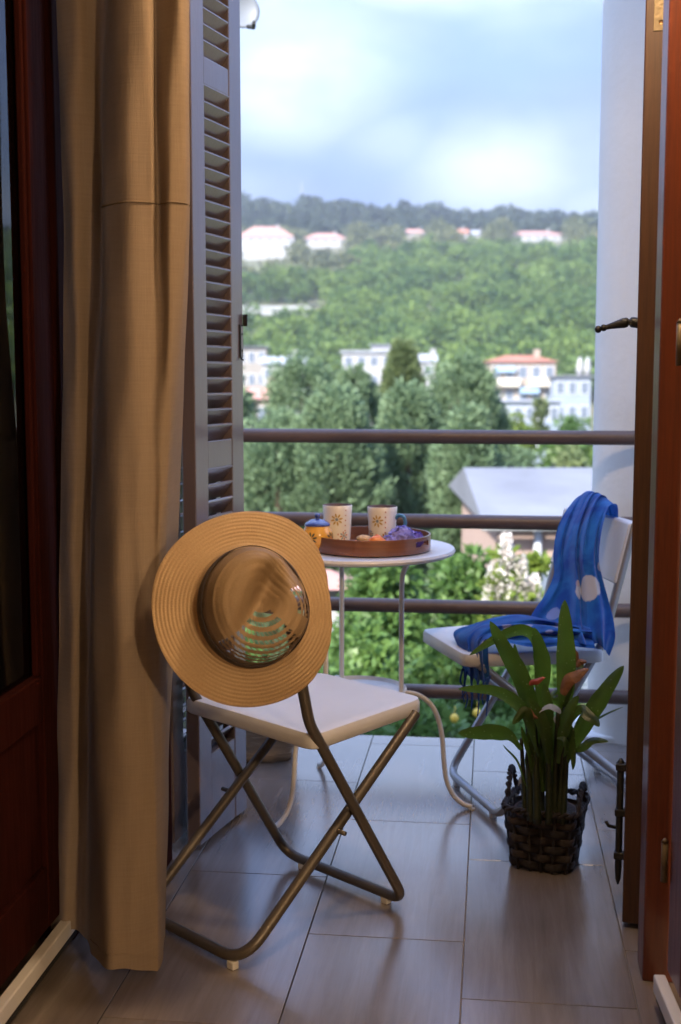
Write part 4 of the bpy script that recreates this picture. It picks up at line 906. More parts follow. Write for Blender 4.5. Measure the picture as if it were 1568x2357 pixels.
# ---- things lying on the tray
def lump(r, n=14, seed=0, flat=1.0, amp=0.15):
    g = random.Random(seed); ph = [g.uniform(0, 6) for _ in range(4)]; V = []; Fc = []; m_ = 8
    for i in range(m_ + 1):
        th_ = math.pi * i / m_
        for j in range(n):
            a = 2 * math.pi * j / n; k = 1 + amp * math.sin(3 * a + ph[0]) * math.sin(th_) + amp * 0.7 * math.sin(2 * th_ * 2 + a * 2 + ph[1])
            V.append((r * k * math.sin(th_) * math.cos(a), r * k * math.sin(th_) * math.sin(a), r * flat * k * math.cos(th_)))
    for i in range(m_):
        for j in range(n): Fc.append((i * n + j, i * n + (j + 1) % n, (i + 1) * n + (j + 1) % n, (i + 1) * n + j))
    return V, Fc
def petal_cluster(n, R_, size, seed, up=0.6):
    g = np.random.default_rng(seed); V = []; Fc = []
    for k in range(n):
        d = unit(g.normal(size=3) + np.array([0, 0, up])); c = d * R_ * g.uniform(0.75, 1.0); u = unit(np.cross(d, g.normal(size=3))); w_ = np.cross(d, u)
        for q in range(4):
            a = q * math.pi / 2 + g.uniform(0, 0.3); e = u * math.cos(a) + w_ * math.sin(a); s_ = np.cross(d, e); L_ = size * g.uniform(0.8, 1.2); b = len(V); lift = d * L_ * g.uniform(0.05, 0.35)
            V += [c, c + e * L_ * 0.5 + s_ * L_ * 0.42 + lift * 0.4, c + e * L_ + s_ * L_ * 0.1 + lift, c + e * L_ * 0.95 - s_ * L_ * 0.2 + lift * 0.8, c + e * L_ * 0.45 - s_ * L_ * 0.42 + lift * 0.5]
            Fc += [(b, b + 1, b + 2, b + 3, b + 4)]
    return V, Fc
M_lav = leaf_mat('lavender_petal', (0.36, 0.32, 0.70), (0.54, 0.49, 0.84), 0.3, 0.6, 60); M_viol = leaf_mat('violet_petal', (0.20, 0.13, 0.52), (0.33, 0.26, 0.68), 0.3, 0.6, 60)
def on_tray(px, Y): return (on_y(px, 1232, Y)[0], Y, TZ + 0.0064)
def bloom(label, px, Y, R_, n, m, seed):
    q = on_tray(px, Y); t = thing('flower_head', label, 'flower', q, 0, 'purple flowers on the tray')
    V, Fc = petal_cluster(n, R_, R_ * 0.42, seed); V = [(p[0], p[1], max(p[2] * 0.95 + R_ * 0.78, 0.001)) for p in V]; obj('petals', V, Fc, m, t)
    MB().tube(spline([(0, 0, 0.004), (0.01, 0.0, R_ * 0.5), (0.0, 0.0, R_ * 0.9)], 4), 0.002, 6).build('stem', mat('flower_stem', (0.10, 0.16, 0.05), 0.6), t)
    return t
bloom('crumpled lavender flower head leaning on the tray beside the blue-handled mug', 926, 3.232, 0.035, 80, M_lav, 1)
bloom('violet flower head showing through the tray handle', 955, 3.282, 0.024, 50, M_viol, 2)
bloom('small lavender flower by the tray rim at the right', 897, 3.208, 0.023, 44, M_lav, 3)
M_bisc = mat('biscuit', (0.62, 0.40, 0.20), 0.8, var=0.3, vscale=60, bump=0.5, bscale=160); M_peel = mat('orange_flesh', (0.82, 0.24, 0.05), 0.35, var=0.25, vscale=60)
V, Fc = lump(0.020, 14, 3, 0.45, 0.1); o = obj('biscuit', V, Fc, M_bisc, smooth=True, loc=(*on_tray(836, 3.19)[:2], TZ + 0.040)); tag(o, 'pale biscuit lying in the tray under the right mug', 'biscuit')
V, Fc = lump(0.023, 14, 5, 0.95, 0.08); o2 = obj('biscuit', V, Fc, M_bisc, smooth=True, loc=(*on_tray(840, 3.19)[:2], TZ + 0.0265)); tag(o2, 'lower biscuit beneath the pale one in the tray', 'biscuit')
V, Fc = lump(0.022, 16, 9, 1.0, 0.14); o = obj('fruit_piece', V, Fc, M_peel, smooth=True, loc=(*on_tray(868, 3.185)[:2], TZ + 0.0285)); tag(o, 'orange-red piece of fruit next to the biscuit in the tray', 'fruit')

# ================================================================== STRAW HAT
def straw_mat(k=1.0, name='straw'):
    m = bpy.data.materials.new(name); m.use_nodes = True; t = m.node_tree; L = t.links.new; b = t.nodes['Principled BSDF']; out = t.nodes['Material Output']
    at = N(t, 'ShaderNodeAttribute', attribute_name='ringpos'); sp = N(t, 'ShaderNodeSeparateXYZ'); L(at.outputs['Vector'], sp.inputs[0])
    mp = N(t, 'ShaderNodeMapping'); mp.inputs['Scale'].default_value = (260, 60, 1); L(at.outputs['Vector'], mp.inputs[0])
    nz = N(t, 'ShaderNodeTexNoise', i_Scale=1.0, i_Detail=4.0, i_Roughness=0.6); L(mp.outputs[0], nz.inputs['Vector'])
    tc = N(t, 'ShaderNodeTexCoord'); bg = N(t, 'ShaderNodeTexNoise', i_Scale=14.0, i_Detail=3.0); L(tc.outputs['Object'], bg.inputs['Vector'])
    ad = N(t, 'ShaderNodeMath', operation='MULTIPLY_ADD'); L(bg.outputs['Fac'], ad.inputs[0]); ad.inputs[1].default_value = 0.6; L(nz.outputs['Fac'], ad.inputs[2])
    mr = N(t, 'ShaderNodeMapRange'); L(ad.outputs[0], mr.inputs[0]); mr.inputs[1].default_value = 0.5; mr.inputs[2].default_value = 1.1
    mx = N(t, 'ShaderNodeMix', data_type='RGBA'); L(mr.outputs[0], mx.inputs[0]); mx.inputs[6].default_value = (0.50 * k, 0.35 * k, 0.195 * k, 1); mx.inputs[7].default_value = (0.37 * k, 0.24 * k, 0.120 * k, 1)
    L(mx.outputs[2], b.inputs['Base Color']); b.inputs['Roughness'].default_value = 0.6; b.inputs['Specular IOR Level'].default_value = 0.35
    bp = N(t, 'ShaderNodeBump'); bp.inputs['Strength'].default_value = 0.5; bp.inputs['Distance'].default_value = 0.0015; L(nz.outputs['Fac'], bp.inputs['Height']); L(bp.outputs[0], b.inputs['Normal'])
    tr = N(t, 'ShaderNodeBsdfTranslucent'); L(mx.outputs[2], tr.inputs['Color']); ms = N(t, 'ShaderNodeMixShader'); ms.inputs[0].default_value = 0.12
    L(b.outputs[0], ms.inputs[1]); L(tr.outputs[0], ms.inputs[2]); L(ms.outputs[0], out.inputs['Surface']); return m
M_straw = straw_mat(); M_straw_shade = straw_mat(0.62, 'shaded_straw')  # crown uses the same straw, with the open weave's shade put into its colour
def ring_attr(o, data):
    a = o.data.attributes.new('ringpos', 'FLOAT_VECTOR', 'POINT'); a.data.foreach_set('vector', np.array(data, np.float32).ravel())
HDEP = 2.285
zoomD = lambda zx, zy: ((350 + zx * 0.28699) * 0.98184, (1180 + zy * 0.28699) * 0.98184)
HC = at_depth(*zoomD(828, 850), HDEP); toc = unit(CC - HC)
hn = unit(toc + RT * math.tan(R(11)) + UP * math.tan(R(5))); he1 = unit(RT - hn * (RT @ hn)); he2 = np.cross(hn, he1)
outline = [(880, 55), (1100, 95), (1250, 180), (1350, 300), (1420, 450), (1455, 700), (1490, 950), (1490, 1110), (1440, 1300), (1300, 1500), (1100, 1605), (850, 1657), (640, 1642), (420, 1562), (250, 1425), (120, 1240), (50, 1020), (30, 820), (50, 640), (110, 470), (220, 320), (400, 180), (640, 85)]
pol = []
for zx, zy in outline:
    d = ray(*zoomD(zx, zy)); s_ = ((HC - CC) @ hn) / (d @ hn); q = CC + d * s_ - HC; pol.append((math.atan2(q @ he2, q @ he1), math.hypot(q @ he1, q @ he2)))
pol.sort(); pa = np.array([p[0] for p in pol]); pr_ = np.array([p[1] for p in pol])
pa3 = np.concatenate([pa - 2 * math.pi, pa, pa + 2 * math.pi]); pr3 = np.concatenate([pr_] * 3)
def smooth_r(th_): return float(np.mean([np.interp(th_ + e, pa3, pr3) for e in np.linspace(-0.16, 0.16, 7)]))
hat = thing('straw_hat', 'wide-brimmed straw hat with dark band hanging on the chair back', 'hat', tuple(HC))
hat.rotation_euler = Matrix((tuple(he1), tuple(he2), tuple(hn))).transposed().to_euler()     # local z points out of the crown
nT = 264; RX, RY = 0.0985, 0.1075
base_r = lambda th_: RX * RY / math.hypot(RY * math.cos(th_), RX * math.sin(th_))
V = []; A_ = []; nR = 96
for i in range(nR + 1):
    f_ = i / nR
    for j in range(nT):
        th_ = -math.pi + 2 * math.pi * j / nT; r0 = base_r(th_) - 0.003; r1 = smooth_r(th_); r_ = r0 + (r1 - r0) * f_
        wav = f_ * f_ * (0.010 * math.sin(2 * th_ + 0.6) + 0.006 * math.sin(3 * th_ + 2.0) - 0.012)
        rid = -0.0011 * abs(math.sin(math.pi * (r_ - 0.10) / 0.0068)) * (0.25 if f_ < 0.02 else 1)
        V.append((r_ * math.cos(th_), r_ * math.sin(th_), wav + rid + 0.018 * math.exp(-f_ * 9))); A_.append((r_, th_, 0))
Fc = [(i * nT + j, i * nT + (j + 1) % nT, (i + 1) * nT + (j + 1) % nT, (i + 1) * nT + j) for i in range(nR) for j in range(nT)]
o = obj('brim', V, Fc, M_straw, hat, smooth=True); ring_attr(o, A_); sd = o.modifiers.new('solidify', 'SOLIDIFY'); sd.thickness = 0.0016; sd.offset = -1
PT = [0, 0.16, 0.30, 0.46, 0.60, 0.74, 0.87, 1.0]; PR = [1.0, 0.985, 0.955, 0.88, 0.74, 0.52, 0.27, 0.012]; PH = [0.016, 0.043, 0.066, 0.090, 0.104, 0.110, 0.108, 0.104]
crease = R(62); ce = (math.cos(crease), math.sin(crease))
def crown_pt(t_, th_):
    k = float(np.interp(t_, PT, PR)); h_ = float(np.interp(t_, PT, PH)); r_ = base_r(th_) * k
    r_ *= 1 - 0.24 * max(0, math.cos(th_ - R(42))) ** 4 * min(1, t_ / 0.5) * (1 if t_ < 0.8 else max(0, (1 - t_) / 0.2))
    x, y = r_ * math.cos(th_) + 0.006 * t_, r_ * math.sin(th_) + 0.004 * t_
    al, pe = x * ce[0] + y * ce[1], -x * ce[1] + y * ce[0]
    dent = 0.046 * math.exp(-(pe / 0.024) ** 2) * max(0, min(1, (t_ - 0.35) / 0.4)) * (0.55 + 0.45 * max(0, min(1, (al + 0.05) / 0.09)))
    return (x, y, h_ - dent)
nB = 12; sub = 6; nTt = nB * sub; V = []; A_ = []
for i in range(nTt + 1):
    t_ = 0.0 + i / nTt
    for j in range(nT):
        th_ = -math.pi + 2 * math.pi * j / nT; x, y, z = crown_pt(t_, th_); z += 0.0009 * abs(math.sin(math.pi * i / sub))
        V.append((x, y, z)); A_.append((t_ * 0.13, th_, 0))
Fc = []
for i in range(nTt):
    t_ = (i + 0.5) / nTt; gap = (i % sub) in (3, 4, 5)
    for j in range(nT):
        deg = -180 + 360 * (j + 0.5) / nT
        w1 = abs((deg + 88 + 180) % 360 - 180) < (36 + 18 * (1 - t_)) and 0.28 < t_ < 0.95
        w2 = abs((deg - 4 + 180) % 360 - 180) < 22 and 0.44 < t_ < 0.70
        if gap and (w1 or w2) and ((j + (i % 6)) % 5 not in (0,)): continue
        Fc.append((i * nT + j, i * nT + (j + 1) % nT, (i + 1) * nT + (j + 1) % nT, (i + 1) * nT + j))
Fc.append(tuple(nTt * nT + j for j in range(nT)))
o = obj('crown', V, Fc, M_straw_shade, hat, smooth=True); ring_attr(o, A_)
M_band = mat('dark_ribbon', (0.045, 0.030, 0.024), 0.7, var=0.2, vscale=60, bump=0.3, bscale=400)
V = []
for t_ in (0.03, 0.10, 0.21):
    for j in range(nT):
        th_ = -math.pi + 2 * math.pi * j / nT; x, y, z = crown_pt(t_, th_); V.append((x * 1.02, y * 1.02, z + 0.001))
Fc = [(i * nT + j, i * nT + (j + 1) % nT, (i + 1) * nT + (j + 1) % nT, (i + 1) * nT + j) for i in range(2) for j in range(nT)]
o = obj('band', V, Fc, M_band, hat, smooth=True); sd = o.modifiers.new('solidify', 'SOLIDIFY'); sd.thickness = 0.0012; sd.offset = 1

# ================================================================== BLUE SCARF
def scarf_mat(spots):
    m = bpy.data.materials.new('blue_scarf_cloth'); m.use_nodes = True; t = m.node_tree; L = t.links.new; b = t.nodes['Principled BSDF']; out = t.nodes['Material Output']
    tc = N(t, 'ShaderNodeTexCoord')
    nz = N(t, 'ShaderNodeTexNoise', i_Scale=14.0, i_Detail=5.0, i_Distortion=1.2); L(tc.outputs['Object'], nz.inputs['Vector'])
    fine = N(t, 'ShaderNodeTexNoise', i_Scale=420.0, i_Detail=2.0); L(tc.outputs['Object'], fine.inputs['Vector'])
    mr = N(t, 'ShaderNodeMapRange'); L(nz.outputs['Fac'], mr.inputs[0]); mr.inputs[1].default_value = 0.35; mr.inputs[2].default_value = 0.68
    mx = N(t, 'ShaderNodeMix', data_type='RGBA'); L(mr.outputs[0], mx.inputs[0]); mx.inputs[6].default_value = (0.008, 0.060, 0.30, 1); mx.inputs[7].default_value = (0.022, 0.155, 0.46, 1)
    col = mx.outputs[2]
    jit = N(t, 'ShaderNodeTexNoise', i_Scale=90.0, i_Detail=2.0); L(tc.outputs['Object'], jit.inputs['Vector'])
    for (p, r_, c_) in spots:
        d = N(t, 'ShaderNodeVectorMath', operation='DISTANCE'); L(tc.outputs['Object'], d.inputs[0]); d.inputs[1].default_value = p
        ja = N(t, 'ShaderNodeMath', operation='MULTIPLY_ADD'); L(jit.outputs['Fac'], ja.inputs[0]); ja.inputs[1].default_value = 0.008; L(d.outputs['Value'], ja.inputs[2])
        s_ = N(t, 'ShaderNodeMapRange'); L(ja.outputs[0], s_.inputs[0]); s_.inputs[1].default_value = r_ + 0.006; s_.inputs[2].default_value = r_ + 0.0025; s_.inputs[3].default_value = 0; s_.inputs[4].default_value = 0.9
        k = N(t, 'ShaderNodeMix', data_type='RGBA'); L(s_.outputs[0], k.inputs[0]); L(col, k.inputs[6]); k.inputs[7].default_value = (*c_, 1); col = k.outputs[2]
    L(col, b.inputs['Base Color']); b.inputs['Roughness'].default_value = 0.85; b.inputs['Specular IOR Level'].default_value = 0.15; b.inputs['Sheen Weight'].default_value = 0.2
    bp = N(t, 'ShaderNodeBump'); bp.inputs['Strength'].default_value = 0.25; bp.inputs['Distance'].default_value = 0.002; L(fine.outputs['Fac'], bp.inputs['Height']); L(bp.outputs[0], b.inputs['Normal'])
    tr = N(t, 'ShaderNodeBsdfTranslucent'); L(col, tr.inputs['Color']); ms = N(t, 'ShaderNodeMixShader'); ms.inputs[0].default_value = 0.3
    L(b.outputs[0], ms.inputs[1]); L(tr.outputs[0], ms.inputs[2]); L(ms.outputs[0], out.inputs['Surface']); return m
scarf = thing('scarf', 'blue tie-dyed scarf with white spots and fringe draped over the far chair', 'scarf', (0, 0, 0))
def sheet(rows_px, ncol, folds, amp, phase=0.0, per=7):
    """rows of (px,py,depth) left and right ends, optional middle points; folds push towards the viewer"""
    R_ = []
    width = len(rows_px[0]); chan = [spline([r[k] for r in rows_px], per) for k in range(width)]
    for i in range(len(chan[0])):
        ctl = [at_depth(*chan[k][i]) for k in range(width)]; line = spline(ctl, max(2, ncol // (width - 1)))
        row = []; nn = len(line); prog = i / (len(chan[0]) - 1)
        for j, p in enumerate(line):
            u = j / (nn - 1); a_ = amp * (0.55 + 0.6 * prog); u0 = u; u = u + 0.075 * math.sin(u * 8.3 + phase + 1.6 * math.sin(prog * 3.1)) + 0.035 * math.sin(u * 19 + prog * 4)
            push = a_ * (math.sin(u * folds * 2 * math.pi + phase + 1.2 * math.sin(prog * 4 + 1)) + 0.45 * math.sin(u * folds * 4.6 * math.pi + 2 * phase + prog * 5) + 0.25 * math.sin(u * 41 + prog * 13))
            row.append(p - unit(ray(784, 1178)) * push + np.array([0, 0, 0.003 * math.sin(u * 23 + prog * 17)]))
        R_.append(row)
    return R_
def dpt(p): return float((np.array(p) - CC) @ FW)
LO = lambda x, y, z: (C2[0] + (-V2[1]) * (-x) + V2[0] * y, C2[1] + V2[0] * (-x) + V2[1] * y, z)      # chair local -> world
dTopN, dTopF = dpt(LO(-0.10, -0.115, 0.78)), dpt(LO(0.12, -0.115, 0.78))
# back hang: from behind the top edge, over it, down the front
rowsA = [
 [(1352, 1200, 3.58), (1380, 1205, 3.52), (1405, 1210, 3.46), (1421, 1204, 3.42)],
 [(1342, 1152, 3.54), (1372, 1142, 3.48), (1398, 1152, 3.42), (1420, 1163, 3.38)],
 [(1326, 1148, 3.48), (1352, 1134, 3.43), (1380, 1143, 3.38), (1402, 1165, 3.33)],
 [(1298, 1184, 3.43), (1330, 1180, 3.38), (1362, 1180, 3.33), (1392, 1190, 3.30)],
 [(1279, 1228, 3.41), (1315, 1228, 3.35), (1350, 1228, 3.30), (1383, 1228, 3.28)],
 [(1272, 1276, 3.39), (1310, 1280, 3.33), (1346, 1282, 3.28), (1379, 1284, 3.26)],
 [(1272, 1322, 3.38), (1312, 1328, 3.31), (1352, 1330, 3.27), (1388, 1331, 3.25)],
 [(1250, 1372, 3.37), (1305, 1380, 3.29), (1358, 1386, 3.25), (1404, 1388, 3.24)],
 [(1222, 1412, 3.35), (1296, 1428, 3.26), (1362, 1432, 3.22), (1415, 1430, 3.23)],
 [(1212, 1440, 3.30), (1296, 1462, 3.21), (1366, 1462, 3.19), (1417, 1472, 3.24)],
 [(1205, 1462, 3.25), (1296, 1482, 3.18), (1372, 1482, 3.18), (1407, 1514, 3.25)]]
A_rows = sheet(rowsA, 66, 2.9, 0.0135, 0.7)
v1, f1 = grid_mesh(A_rows)
# heap on the seat, drooping over its front corner
rowsB = [
 [(1128, 1566, 3.23), (1110, 1568, 3.24), (1085, 1560, 3.27), (1066, 1548, 3.30)],
 [(1125, 1512, 3.21), (1104, 1512, 3.22), (1080, 1508, 3.26), (1060, 1500, 3.31)],
 [(1128, 1476, 3.20), (1105, 1474, 3.23), (1076, 1466, 3.29), (1044, 1458, 3.36)],
 [(1158, 1480, 3.20), (1134, 1458, 3.25), (1104, 1436, 3.33), (1082, 1440, 3.40)],
 [(1200, 1484, 3.19), (1176, 1452, 3.25), (1146, 1424, 3.34), (1130, 1428, 3.42)],
 [(1255, 1486, 3.18), (1236, 1446, 3.22), (1216, 1416, 3.32), (1205, 1430, 3.42)],
 [(1310, 1487, 3.17), (1296, 1448, 3.20), (1282, 1428, 3.27), (1272, 1432, 3.38)],
 [(1368, 1488, 3.17), (1362, 1456, 3.19), (1354, 1440, 3.24), (1348, 1436, 3.34)]]
B_rows = sheet(rowsB, 60, 3.6, 0.0115, 2.1, per=10)
v2, f2 = grid_mesh(B_rows)
allp = np.array([p for r in A_rows + B_rows for p in r]); vv = allp - CC; tt_ = vv @ FW; sx_ = 784 + F_PX * (vv @ RT) / tt_; sy_ = 1178 - F_PX * (vv @ UP) / tt_
def cloth_at(px, py):
    e = (sx_ - px) ** 2 + (sy_ - py) ** 2; near = np.where(e < e.min() + 60)[0]; return tuple(allp[near[np.argmin(tt_[near])]])
spots = [(cloth_at(px, py), r_, c_) for (px, py, r_, c_) in [(1345, 1352, 0.034, (0.62, 0.58, 0.56)), (1293, 1436, 0.022, (0.30, 0.33, 0.52)), (1268, 1408, 0.020, (0.22, 0.28, 0.52)), (1379, 1300, 0.012, (0.45, 0.40, 0.45)), (1332, 1338, 0.009, (0.50, 0.38, 0.38)), (1160, 1442, 0.012, (0.50, 0.44, 0.46)), (1110, 1470, 0.010, (0.42, 0.36, 0.42)), (1210, 1436, 0.013, (0.34, 0.34, 0.52)), (1260, 1450, 0.009, (0.34, 0.34, 0.55))]]
M_scarf = scarf_mat(spots)
mb = MB(); mb.add(v1, f1); mb.add(v2, f2); cl = mb.build('cloth', M_scarf, scarf, smooth=True)
sb = cl.modifiers.new('subsurf', 'SUBSURF'); sb.levels = 1; sb.render_levels = 1
M_fr = mat('blue_fringe', (0.012, 0.070, 0.33), 0.9, var=0.3, vscale=60)
g = random.Random(4); fr_row = B_rows[0]
for k in range(11):
    p = fr_row[int(k * (len(fr_row) - 1) / 10)]; L_ = g.uniform(0.045, 0.095); w1, w2 = g.uniform(-0.008, 0.008), g.uniform(-0.008, 0.008)
    pts = spline([p + np.array([0, 0, 0.01]), p + np.array([w1, 0, -L_ * 0.35]), p + np.array([w2, 0.004, -L_ * 0.7]), p + np.array([w1 * 0.5, 0, -L_])], 5)
    MB().tube(pts, list(np.interp(np.linspace(0, 1, 16), [0, 0.3, 0.34, 0.4, 1], [0.0035, 0.0022, 0.0034, 0.0022, 0.0016])), 6).build('tassel', M_fr, scarf, smooth=True)

# ================================================================== BASKET AND PLANT
zp = lambda zx, zy: (1011.3 + 0.29427 * zx, 1374.5 + 0.29427 * zy)
BC = np.array([on_y(1254, 2000, 2.955)[0], 2.955])
M_wick = mat('dark_wicker', (0.026, 0.014, 0.009), 0.6, var=0.5, vscale=40, stretch=(1, 1, 6), bump=0.7, bscale=160)
M_wick2 = mat('brown_wicker', (0.042, 0.023, 0.014), 0.6, var=0.5, vscale=40, stretch=(1, 1, 6), bump=0.7, bscale=160)
bk = thing('wicker_basket', 'dark woven basket with two rope handles holding the plant', 'basket', (BC[0], BC[1], 0))
bh = 0.158; rb = lambda z: 0.0735 + (0.094 - 0.0735) * z / bh
nS = 18; nBd = 6
def sq(a): return 1.0 / (abs(math.cos(a)) ** 5 + abs(math.sin(a)) ** 5) ** 0.2 * 0.96        # rounded square plan
ROT = R(14)
for b_ in range(nBd):
    zc = 0.006 + (bh - 0.03) * (b_ + 0.5) / nBd; hh = (bh - 0.03) / nBd * 0.46; V = []; nn = nS * 6
    for zz, e in ((zc - hh, 0.0), (zc - hh * 0.5, 0.0018), (zc + hh * 0.5, 0.0018), (zc + hh, 0.0)):
        for j in range(nn):
            a = 2 * math.pi * j / nn; off_ = 0.0042 * math.cos(nS / 2 * a + (math.pi if b_ % 2 else 0)) + e
            r_ = (rb(zz) + off_) * sq(a + ROT); V.append((r_ * math.cos(a), r_ * math.sin(a), zz + 0.0012 * math.sin(a * 5 + b_)))
    Fc = [(i * nn + j, i * nn + (j + 1) % nn, (i + 1) * nn + (j + 1) % nn, (i + 1) * nn + j) for i in range(3) for j in range(nn)]
    o = obj('weave_band', V, Fc, M_wick2 if b_ % 2 else M_wick, bk, smooth=True); sd = o.modifiers.new('solidify', 'SOLIDIFY'); sd.thickness = 0.002
for k in range(nS):
    a = 2 * math.pi * (k + 0.0) / nS * 1.0; pts = [(rb(z) * sq(a + ROT) * math.cos(a), rb(z) * sq(a + ROT) * math.sin(a), z) for z in np.linspace(0.001, bh - 0.012, 5)]
    MB().tube(pts, 0.0036, 6).build('stake', M_wick, bk, smooth=True)
for q in range(2):
    pts = []
    for j in range(120):
        a = 2 * math.pi * j / 120; tw = a * 20 + q * math.pi; r_ = (rb(bh) + 0.004 * math.cos(tw)) * sq(a + ROT); pts.append((r_ * math.cos(a), r_ * math.sin(a), bh - 0.008 + 0.005 * math.sin(tw)))
    MB().tube(pts, 0.0045, 6, closed=True).build('rim_rope', M_wick, bk, smooth=True)
MB().lathe([(0.002, 0.002), (0.070, 0.002), (0.070, 0.005), (0.002, 0.005)], 28).build('bottom', M_wick, bk)
for hx, hzt in ((-1, 0.068), (1, 0.060)):
    a0 = R(152) if hx < 0 else R(-28)
    for q in range(2):
        pts = []
        for j in range(60):
            u = j / 59; aa = a0 + (u - 0.5) * 0.85; r_ = 0.094 * sq(aa + ROT) + 0.004 * math.cos(u * 40 + q * math.pi); pts.append((r_ * math.cos(aa), r_ * math.sin(aa), bh - 0.02 + (hzt + 0.01) * math.sin(math.pi * u) ** 0.6 + 0.004 * math.sin(u * 40 + q * math.pi)))
        MB().tube(pts, 0.0042, 6).build('handle', M_wick, bk, smooth=True)
M_pot = mat('plastic_pot', (0.05, 0.022, 0.014), 0.6); M_earth = mat('potting_soil', (0.03, 0.02, 0.014), 0.95, bump=0.8, bscale=120)
pt = thing('lily_plant', 'dark green lily plant with long strap leaves growing in the basket', 'plant', (BC[0], BC[1], 0.006))
MB().lathe([(0.060, 0.0), (0.074, 0.118), (0.078, 0.120), (0.076, 0.126), (0.070, 0.126)], 32).build('pot', M_pot, pt, auto=True)
MB().lathe([(0.070, 0.1265), (0.03, 0.130), (0.002, 0.131)], 24, close_ends=False).build('soil', M_earth, pt, smooth=True)
def plant_leaf_mat():
    m = bpy.data.materials.new('lily_leaf'); m.use_nodes = True; t = m.node_tree; L = t.links.new; b = t.nodes['Principled BSDF']; out = t.nodes['Material Output']
    at = N(t, 'ShaderNodeAttribute', attribute_name='across'); tc = N(t, 'ShaderNodeTexCoord'); oi = N(t, 'ShaderNodeObjectInfo')
    wv = N(t, 'ShaderNodeMath', operation='MULTIPLY'); L(at.outputs['Fac'], wv.inputs[0]); wv.inputs[1].default_value = 46.0
    sn = N(t, 'ShaderNodeMath', operation='SINE'); L(wv.outputs[0], sn.inputs[0])
    nz = N(t, 'ShaderNodeTexNoise', i_Scale=22.0, i_Detail=3.0); L(tc.outputs['Object'], nz.inputs['Vector'])
    ad = N(t, 'ShaderNodeMath', operation='MULTIPLY_ADD'); L(sn.outputs[0], ad.inputs[0]); ad.inputs[1].default_value = 0.16; L(nz.outputs['Fac'], ad.inputs[2])
    mr = N(t, 'ShaderNodeMapRange'); L(ad.outputs[0], mr.inputs[0]); mr.inputs[1].default_value = 0.3; mr.inputs[2].default_value = 0.75
    mx = N(t, 'ShaderNodeMix', data_type='RGBA'); L(mr.outputs[0], mx.inputs[0]); mx.inputs[6].default_value = (0.018, 0.038, 0.007, 1); mx.inputs[7].default_value = (0.048, 0.085, 0.014, 1)
    # scattered pale flecks
    vo = N(t, 'ShaderNodeTexVoronoi', i_Scale=75.0); L(tc.outputs['Object'], vo.inputs['Vector'])
    fk = N(t, 'ShaderNodeMapRange'); L(vo.outputs['Distance'], fk.inputs[0]); fk.inputs[1].default_value = 0.16; fk.inputs[2].default_value = 0.10; fk.inputs[3].default_value = 0; fk.inputs[4].default_value = 0.55
    m2 = N(t, 'ShaderNodeMix', data_type='RGBA'); L(fk.outputs[0], m2.inputs[0]); L(mx.outputs[2], m2.inputs[6]); m2.inputs[7].default_value = (0.35, 0.38, 0.22, 1)
    L(m2.outputs[2], b.inputs['Base Color']); b.inputs['Roughness'].default_value = 0.33
    bp = N(t, 'ShaderNodeBump'); bp.inputs['Strength'].default_value = 0.3; bp.inputs['Distance'].default_value = 0.001; L(sn.outputs[0], bp.inputs['Height']); L(bp.outputs[0], b.inputs['Normal'])
    tr = N(t, 'ShaderNodeBsdfTranslucent'); tr.inputs['Color'].default_value = (0.24, 0.36, 0.03, 1); ms = N(t, 'ShaderNodeMixShader'); ms.inputs[0].default_value = 0.28
    L(b.outputs[0], ms.inputs[1]); L(tr.outputs[0], ms.inputs[2]); L(ms.outputs[0], out.inputs['Surface']); return m
M_lily = plant_leaf_mat(); M_dry = mat('dry_brown_leaf', (0.20, 0.085, 0.035), 0.7, var=0.4, vscale=30, bump=0.3, bscale=80); M_wpet = mat('white_spathe', (0.28, 0.30, 0.31), 0.6, var=0.1, vscale=30)
M_redf = mat('red_spathe', (0.30, 0.05, 0.03), 0.6, var=0.3, vscale=30); M_stem = mat('lily_stem', (0.022, 0.032, 0.010), 0.5, var=0.4, vscale=20)
base_inv = np.array([BC[0], BC[1], 0.006])
def strap(name, pts, width, m, face=0.0, cup=0.22, petiole=0.12):
    """pts: zoom px, zoom py, depth offset; a tapering cupped blade along them"""
    ctl = [at_depth(*zp(a, b), 2.93 + d_) - base_inv for a, b, d_ in pts]; line = spline(ctl, 8); n = len(line); W_ = width * 0.29427 * 2.93 / F_PX
    V = []; ac = []; nc = 9
    for i, p in enumerate(line):
        a, b = line[max(i - 1, 0)], line[min(i + 1, n - 1)]; tg = unit(b - a); vd = unit(p + base_inv - CC)
        side = unit(np.cross(tg, vd)); nr = np.cross(side, tg); side2 = side * math.cos(face) + nr * math.sin(face); nr2 = np.cross(side2, tg); u = i / (n - 1)
        prof = max(0.02, (math.sin(math.pi * min(1, (u * 0.93 + 0.07)) ** 0.85)) ** 0.75) if petiole == 0 else max(0.02, float(np.interp(u, [0, petiole, 0.38, 0.62, 0.85, 0.95, 1], [0.28, 0.32, 0.92, 1.0, 0.66, 0.32, 0.02])))
        for k in range(nc):
            s_ = -1 + 2 * k / (nc - 1); V.append(p + side2 * s_ * W_ / 2 * prof + nr2 * (abs(s_) ** 1.5) * cup * W_ * prof * 0.6 + side2 * 0.0015 * math.sin(u * 9)); ac.append(s_)
    Fc = [(i * nc + k, i * nc + k + 1, (i + 1) * nc + k + 1, (i + 1) * nc + k) for i in range(n - 1) for k in range(nc - 1)]
    o = obj(name, V, Fc, m, pt, smooth=True); a_ = o.data.attributes.new('across', 'FLOAT', 'POINT'); a_.data.foreach_set('value', np.array(ac, np.float32)); return o
